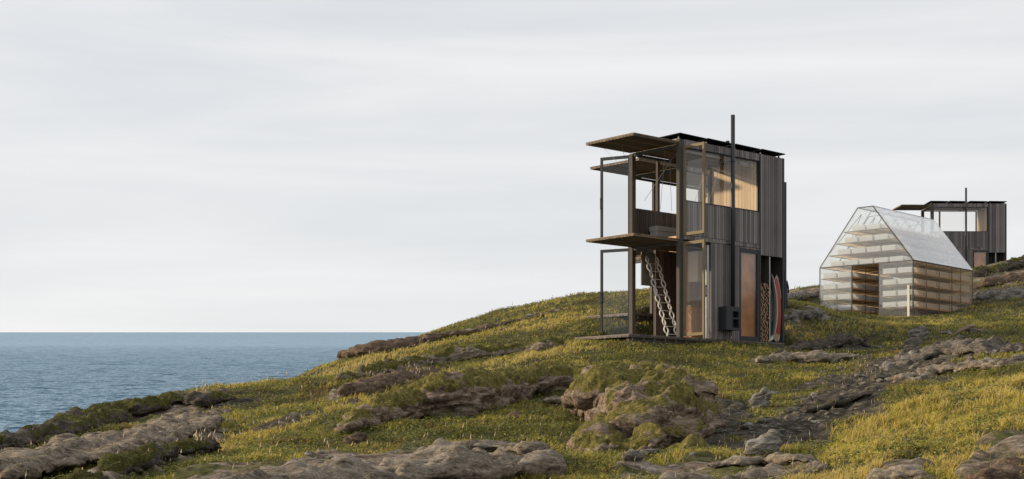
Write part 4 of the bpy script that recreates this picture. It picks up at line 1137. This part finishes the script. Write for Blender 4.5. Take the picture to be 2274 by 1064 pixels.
# single stones that can be told apart
def stone(px, py, w, h, mat, label, seed, yaw=.3, vox=None, extra=()):
    p = at(px, py); r = w/2/F*p[1]; hh = h/F*p[1]
    bl = [((p[0], p[1]+r*.5, p[2]+hh*.35), (r, r*.75, hh*.62), yaw*.4, .1)]
    for dx, dy, s_ in extra: bl.append(((p[0]+dx*r, p[1]+r*.5, p[2]+hh*dy), (r*s_, r*s_*.8, hh*s_*.8), yaw, .3))
    outcrop('stone', bl, mat, label, 'stone', None, vox or max(.012, r/14), min(.55, r*1.3), .2, 0, .25, seed, .2, .04)
stone(1692,1016,84,42,'grey','large pale lichen spotted stone beside the dark stony gully floor',31, extra=[(.75,1.0,.5),(.4,.7,.6)])
stone(1690,909,46,36,'grey','leaning grey stone with flat top at the left edge of the gully',32, extra=[(.5,.8,.6)])
stone(1661,954,34,17,'grey','small rounded pale stone in the gully above the lichen spotted one',33)
stone(1720,880,30,12,'grey','flat grey stone right of the leaning stone',34)
stone(1594,962,48,13,'grey','long pale stone at the right foot of the biggest boulder',35)
stone(1410,1030,48,34,'grey','pale angular stone at the front foot of the biggest boulder',36, extra=[(-.5,.3,.6)])
stone(1445,1014,44,18,'grey','whitish flat stone resting against the base of the biggest boulder',37)
stone(1185,1030,46,30,'half','angular stone at the right end of the wide slab',38, extra=[(.5,.7,.6)])
stone(788,995,56,34,'brown','square brown boulder below the left end of the mossy ridge',39, extra=[(.3,.6,.7)])
stone(792,952,50,22,'half','brown stone tucked under the left end of the mossy ridge',40)
stone(1700,938,36,14,'grey','low stone wedged in the middle of the gully',41)
stone(472,958,30,18,'grey','blue grey stone in the grass on the left slope',42)
stone(497,964,30,10,'grey','flatter blue grey stone just right of its neighbour on the left slope',43)
stone(510,938,22,10,'grey','smallest of three blue grey stones on the left slope',44)
stone(735,1022,20,10,'grey','little pale stone above the wide slab left of centre',45)
stone(2040,757,44,30,'grey','rounded grey boulder on the crest of the shattered outcrop',46, extra=[(.5,.7,.6)])
stone(1240,900,70,20,'half','low mossy mound between the mossy ridge and the biggest boulder',47)
stone(1150,932,50,16,'brown','small brown hump in the green leaves below the mossy ridge',48)
stone(1035,925,60,42,'half','cracked grey block at the foot of the long mossy ridge',49, extra=[(.6,.5,.6)])
stone(60,1058,60,16,'half','low stone at the lower left corner beside the grass',50)
# a weathered branch on the outcrop
p = at(2150, 742); L_ = 1
mb = MB(); s_ = p[1]/F
def q(dx, dz, dy=0): return (dx*s_, dy, dz*s_)
mb.tube([q(-32,-6), q(-12,4,.1), q(8,14,.1), q(22,16,.15)], [.04,.065,.07,.02], 8).tube([q(0,8,.2), q(22,6,.25), q(44,7,.3), q(60,2,.4)], [.055,.05,.04,.015], 8).tube([q(30,6,.2), q(42,0,.1), q(58,-2,.1)], [.03,.03,.015], 8)
o = mb.build('driftwood', wood('bleached_wood', (.10,.06,.04), (.34,.25,.19), 'x'), None, tuple(p + np.array([0, .1, .05])))
tag(o, 'weathered forked log lying on the crest of the shattered outcrop', 'log')
# loose rubble: one shape family, many individual stones
protos = []
for k in range(7):
    n1, n2 = 8, 11; V = []
    for i in range(n1+1):
        for j in range(n2):
            a, b_ = math.pi*i/n1, 2*math.pi*j/n2; V.append((math.sin(a)*math.cos(b_), math.sin(a)*math.sin(b_), math.cos(a)))
    V = np.array(V)
    # facets: clip the ball by random planes
    r_ = np.ones(len(V)); rg = np.random.default_rng(50+k)
    for _ in range(11):
        d_ = rg.normal(size=3); d_ /= np.linalg.norm(d_); h_ = rg.uniform(.45, .85); t_ = V @ d_
        r_ = np.minimum(r_, np.where(t_ > .05, h_/np.maximum(t_, .05), 9))
    V = V * r_[:, None] * np.array([1, .75, .48]) * (1 + .08*fbm(V[:, 0]*3+k, V[:, 1]*3, V[:, 2]*3, 2))[:, None]
    Fq = np.array([(i*n2+j, (i+1)*n2+j, (i+1)*n2+(j+1) % n2, i*n2+(j+1) % n2) for i in range(n1) for j in range(n2)])
    me_ = np_mesh('loose_stone', V, [Fq], RM['gully'] if k % 3 else RM['grey'], {'moss': np.zeros(len(V))}, smooth=False)
    protos.append(me_)
used = [False]*7
def loose(px, py, w, label, group):
    p = at(px, py); k = random.randrange(7)
    if not used[k]: o = protos[k]; used[k] = True
    else: o = protos[k].copy(); col.objects.link(o)
    r = w/2/F*p[1]; o.location = (p[0], p[1], p[2] - r*.02); o.scale = (r, r*random.uniform(.7, 1.2), r*random.uniform(.8, 1.3))
    o.rotation_euler = (random.uniform(-.3, .3), random.uniform(-.3, .3), random.uniform(0, 6.28)); tag(o, label, 'stone', group)
def along(path, n, spread, wr, label, group):
    path = [np.array(q_, float) for q_ in path]
    for _ in range(n):
        t = random.random()*(len(path)-1); i = int(t); c = path[i]*(1-t+i) + path[i+1]*(t-i)
        px = c[0] + random.gauss(0, spread*1.6); py = c[1] + random.gauss(0, spread)
        if px > 2310: continue
        loose(px, py, random.uniform(*wr) * random.choice((.5, .6, .8, 1, 1.3, 1.9)), label, group)
along([(1640,985),(1740,955),(1810,900)], 85, 26, (8,26), 'small angular stone lying in the lower part of the stony gully', 'stones in the lower gully')
along([(1830,900),(1900,860),(1960,825),(2010,800)], 100, 24, (8,26), 'small angular stone lying in the upper part of the stony gully', 'stones in the upper gully')
along([(2030,790),(2120,775),(2230,780)], 80, 18, (9,34), 'loose grey stone scattered over the shattered outcrop', 'stones on the shattered outcrop')
along([(640,950),(720,915),(800,890)], 22, 6, (6,15), 'small stone in the bare strip crossing the left slope', 'stones in the upper bare strip')
along([(560,1035),(680,1015),(760,1000)], 26, 9, (6,18), 'small stone in the bare strip just above the wide slab', 'stones in the lower bare strip')
along([(1755,704),(1820,698)], 14, 5, (6,13), 'small stone on the lower rock band between cabin and glasshouse', 'stones between cabin and glasshouse')
along([(2165,660),(2270,650)], 14, 6, (7,15), 'small stone on the jagged grey band at the far right', 'stones at the far right')

# ------------------------------------------------------------------ grass and low plants
def blade_mat(name, rough=.6, trans=.45):
    m, n, l, b = new_mat(name)
    a = n.new("ShaderNodeAttribute"); a.attribute_name = 'tint'
    l.new(a.outputs['Color'], b.inputs['Base Color']); b.inputs['Roughness'].default_value = rough; b.inputs['Specular IOR Level'].default_value = .15
    t = n.new("ShaderNodeBsdfTranslucent"); l.new(a.outputs['Color'], t.inputs[0])
    x = n.new("ShaderNodeMixShader"); x.inputs[0].default_value = trans
    l.new(b.outputs[0], x.inputs[1]); l.new(t.outputs[0], x.inputs[2]); l.new(x.outputs[0], n['Material Output'].inputs[0])
    return m
def scatter(n, ymin, ymax, power):
    """points over the visible land, denser near the camera"""
    u = rng.random(n)
    if power == 1: Y = ymin * (ymax/ymin)**u
    else: e_ = 1-power; Y = (ymin**e_ + u*(ymax**e_-ymin**e_))**(1/e_)
    X = (rng.random(n)*2-1) * .385 * Y
    return X, Y
def keep_out(X, Y):
    k = np.ones(len(X), bool)
    for fr, b in ((MAIN, (-1.95, 4.8, .0, 2.1)), (SECOND, (-1.2, 5.4, .0, 2.1)), (THIRD, (-2, 4.8, .0, 2.1)), (GH, (.0, 5.6, .02, 4.4))):
        a, c = local(fr, X, Y); k &= ~((a > b[0]) & (a < b[1]) & (c > b[2]) & (c < b[3]))
    return k
def blades(name, X, Y, Z, H, Wd, lean, ang, face, tint_root, tint_tip, mat, bend=.5, label=None, cat=None):
    n = len(X); dx, dy = np.cos(ang)*lean*H, np.sin(ang)*lean*H
    wx, wy = np.cos(face)*Wd/2, np.sin(face)*Wd/2
    V = np.zeros((n, 5, 3)); b0 = np.stack([X, Y, Z-.01], -1); m_ = b0 + np.stack([dx*.35, dy*.35, H*.55], -1); t_ = b0 + np.stack([dx, dy, H*(1-.25*lean)], -1)
    w_ = np.stack([wx, wy, np.zeros(n)], -1)
    V[:, 0] = b0-w_; V[:, 1] = b0+w_; V[:, 2] = m_+w_*.8; V[:, 3] = m_-w_*.8; V[:, 4] = t_
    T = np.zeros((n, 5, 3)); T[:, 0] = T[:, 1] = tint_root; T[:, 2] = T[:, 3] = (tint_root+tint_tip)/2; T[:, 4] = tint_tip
    i = np.arange(n)[:, None]*5
    o = np_mesh(name, V.reshape(-1, 3), [i + np.array([0, 1, 2, 3]), i + np.array([3, 2, 4])], mat, {'tint': T.reshape(-1, 3)})
    return tag(o, label, cat, None, 'stuff')
gm = blade_mat('grass_blade'); lm = blade_mat('small_leaf', .55, .35)
C_gold = np.array([.64, .50, .095]); C_straw = np.array([.60, .46, .24]); C_green = np.array([.18, .195, .042]); C_olive = np.array([.38, .36, .07]); C_rust = np.array([.34, .18, .06]); C_dark = np.array([.07, .095, .026])
n = 620000
X, Y = scatter(n, 11.5, 96, 1.15)
# tufts: pull points to clump centres
cx, cy = np.round(X/.16)*.16, np.round(Y/.16)*.16
jx = pn(cx*31.7, cy*17.3)*.16; jy = pn(cx*19.1+5, cy*23.9)*.16
tu = rng.random(n) < .6
X = np.where(tu, cx + jx + (X-cx)*.35, X); Y = np.where(tu, cy + jy + (Y-cy)*.35, Y)
rk = rockf(X, Y); dr = dryf(X, Y)
big = fbm(X*.45, Y*.45, 3.3, 3); mid = fbm(X*1.7, Y*1.7, 8.1, 3)
k = (rng.random(n) > rk*1.25 - .10*(rubf(X, Y) > .3)) & keep_out(X, Y) & (rng.random(n) < .72 + .9*mid)
X, Y, rk, dr, big, mid = X[k], Y[k], rk[k], dr[k], big[k], mid[k]; n = len(X); Z = zf(X, Y)
hv = np.clip(.55 + 1.3*mid + .45*big, .15, 1.7)
H = (.034 + .056*hv + .040*dr*hv) * rng.uniform(.6, 1.35, n) * (1 + .006*(Y-15))
Wd = (.0045 + .00042*Y) * rng.uniform(.7, 1.3, n)
lu = lush_shadef(X, Y)*(1-.7*dr)
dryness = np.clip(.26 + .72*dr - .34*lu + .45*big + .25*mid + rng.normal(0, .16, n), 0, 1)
tip = C_green*(1-dryness)[:, None] + C_gold*dryness[:, None]
r1 = rng.random(n)
tip = np.where((r1 < .14)[:, None], C_straw, tip); tip = np.where(((r1 > .93) & (dryness > .3))[:, None], C_rust, tip)
tip = np.where(((r1 > .70) & (r1 < .86))[:, None], C_olive, tip)
tip = tip * (1 - .40*lu)[:, None]  # painted shade darkens the blades
het = fbm(X*.8, Y*.8, 31.0, 4); hm = (rng.random(n) < sstep(.22, .45, het)*.75*(1-.6*dr))[:, None]
tip = np.where(hm, np.array([.20, .125, .055]), tip)
tip = tip * rng.uniform(.65, 1.35, (n, 1)) * 1.32 * (1 + .6*fbm(X*.30, Y*.30, 44.0, 3)).clip(.6, 1.25)[:, None] * (.78 + .32*dr + .25*big)[:, None].clip(.4, 1.3)
tip = np.minimum(tip, np.array([.66, .52, .22]))
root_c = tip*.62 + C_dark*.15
wind = 0.35
ang = np.where(rng.random(n) < .55, rng.normal(.3, .8, n), rng.random(n)*6.28)
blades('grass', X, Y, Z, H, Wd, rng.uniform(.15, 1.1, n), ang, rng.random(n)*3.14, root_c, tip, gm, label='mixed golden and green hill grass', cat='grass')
# broad small leaves (crowberry, clover) as facing-up lozenges in low mats
n = 400000
X, Y = scatter(n, 11.5, 60, 1.2)
cx, cy = np.round(X/.11)*.11, np.round(Y/.11)*.11
X = cx + (X-cx)*.7 + pn(cx*13, cy*29)*.1; Y = cy + (Y-cy)*.7 + pn(cx*23+4, cy*11)*.1
rk = rockf(X, Y); dr = dryf(X, Y); big = fbm(X*.6, Y*.6, 13.3, 3)
k = (rng.random(n) > rk*1.6) & keep_out(X, Y) & (rng.random(n) < .85 - .35*dr + .5*big)
X, Y, dr, big = X[k], Y[k], dr[k], big[k]; n = len(X); Z = zf(X, Y) + rng.uniform(.01, .085, n)
s_ = (.0055 + .00033*Y) * rng.uniform(.7, 1.5, n); a_ = rng.random(n)*6.28
e1 = np.stack([np.cos(a_), np.sin(a_), rng.uniform(-.5, .5, n)], -1)*s_[:, None]*1.4; e2 = np.stack([-np.sin(a_), np.cos(a_), rng.uniform(-.5, .5, n)], -1)*s_[:, None]*.9
c = np.stack([X, Y, Z], -1)
V = np.stack([c-e1, c-e2*.9, c+e1, c+e2*.9], 1)
y_ = rng.random(n)
tc = np.where((y_ < .07 + .16*dr)[:, None], np.array([.44, .39, .06]), np.where((y_ < .55)[:, None], np.array([.25, .25, .055]), np.array([.11, .13, .036]))) * rng.uniform(.7, 1.35, (n, 1))
tc = tc * (1 - .30*lush_shadef(X, Y)*(1-.7*dr))[:, None]  # leaves darkened by the same painted shade
T = np.repeat(tc[:, None], 4, 1)
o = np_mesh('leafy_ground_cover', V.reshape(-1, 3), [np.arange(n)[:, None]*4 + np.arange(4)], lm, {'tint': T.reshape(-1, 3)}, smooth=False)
tag(o, 'low mats of small green and yellow leaves', 'ground cover', None, 'stuff')
# seed heads: thin stalks with a pale plume
n = 1500
X, Y = scatter(n, 12, 75, 1.1)
dr = dryf(X, Y); cl = fbm(X*.8, Y*.8, 21.0, 2)
k = keep_out(X, Y) & (rng.random(n) < .30 + .9*np.clip(cl, 0, 1) + .25*dr)
X, Y = X[k], Y[k]
for (x0, x1, y0, y1, m_) in ((420,480,985,1015,25),(420,475,878,900,22),(200,270,1000,1030,25),(2180,2274,610,640,50),(1830,2020,690,708,40),(1860,1960,800,860,40),(790,960,755,790,35),(800,960,820,860,40)):
    for _ in range(m_):
        p = at(random.uniform(x0, x1), random.uniform(y0, y1)); X = np.append(X, p[0]); Y = np.append(Y, p[1])
n = len(X); Z = zf(X, Y)
H = rng.uniform(.10, .22, n) * (1 + .006*Y); ang = rng.normal(.2, .9, n); ln = rng.uniform(.1, .5, n)
tw = .0015 + .00012*Y
tipp = np.stack([X + np.cos(ang)*ln*H, Y + np.sin(ang)*ln*H, Z + H], -1); bb = np.stack([X, Y, Z-.02], -1)
ax = tipp-bb; sx = np.stack([np.ones(n), np.zeros(n), np.zeros(n)], -1)
hw = (.0022 + .00018*Y)[:, None]*sx
pl0 = bb + ax*.80; pl1 = bb + ax*1.12; plm = bb + ax*.9
V = np.stack([bb-sx*tw[:, None], bb+sx*tw[:, None], pl0+sx*tw[:, None]*.7, pl0-sx*tw[:, None]*.7, pl0, plm+hw+np.array([0,.01,0]), pl1, plm-hw-np.array([0,.01,0])], 1)
ct = np.array([.36, .27, .14]) * rng.uniform(.6, 1.3, (n, 1)); cp_ = np.array([.50, .40, .27]) * rng.uniform(.6, 1.15, (n, 1))
T = np.concatenate([np.repeat(ct[:, None], 4, 1), np.repeat(cp_[:, None], 4, 1)], 1)
i = np.arange(n)[:, None]*8
o = np_mesh('seed_heads', V.reshape(-1, 3), [i+np.array([0,1,2,3]), i+np.array([4,5,6,7])], gm, {'tint': T.reshape(-1, 3)}, smooth=False)
tag(o, 'pale feathery seed heads on thin stalks', 'seed heads', None, 'stuff')
# moss fur on the rocks
pos = np.concatenate([m_[0] for m_ in moss_pts]); nr = np.concatenate([m_[1] for m_ in moss_pts]); dk = np.concatenate([np.full(len(m_[0]), m_[2]) for m_ in moss_pts])
n = len(pos); dn = np.array([0., 0., -1.]) - nr * (-nr[:, 2:3]); dn = dn + .35*rng.normal(size=(n, 3)); dn /= np.linalg.norm(dn, axis=1)[:, None] + 1e-9
ln = rng.uniform(.014, .036, n) * (1 + .02*np.clip(pos[:, 1]-20, 0, 40)); wd = .0035 + .00028*pos[:, 1]
side = np.cross(dn, nr); side /= np.linalg.norm(side, axis=1)[:, None] + 1e-9
t0 = pos; t1 = pos + nr*(ln*.3)[:, None] + dn*(ln*.45)[:, None]; t2 = pos + nr*(ln*.25)[:, None] + dn*ln[:, None]
w3 = side*(wd/2)[:, None]
V = np.stack([t0-w3, t0+w3, t1+w3*.8, t1-w3*.8, t2], 1)
f_ = fbm(pos[:, 0]*2.2, pos[:, 1]*2.2, pos[:, 2]*2.2, 3)[:, None]
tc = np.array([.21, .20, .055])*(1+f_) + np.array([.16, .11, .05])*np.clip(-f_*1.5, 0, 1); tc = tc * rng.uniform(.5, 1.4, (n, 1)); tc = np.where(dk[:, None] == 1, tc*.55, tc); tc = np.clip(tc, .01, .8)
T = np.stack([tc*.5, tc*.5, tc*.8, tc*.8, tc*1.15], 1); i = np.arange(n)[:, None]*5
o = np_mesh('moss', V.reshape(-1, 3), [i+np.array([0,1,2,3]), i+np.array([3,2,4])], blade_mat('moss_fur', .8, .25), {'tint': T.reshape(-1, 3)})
tag(o, 'furry green moss hanging over the rocks', 'moss', None, 'stuff')
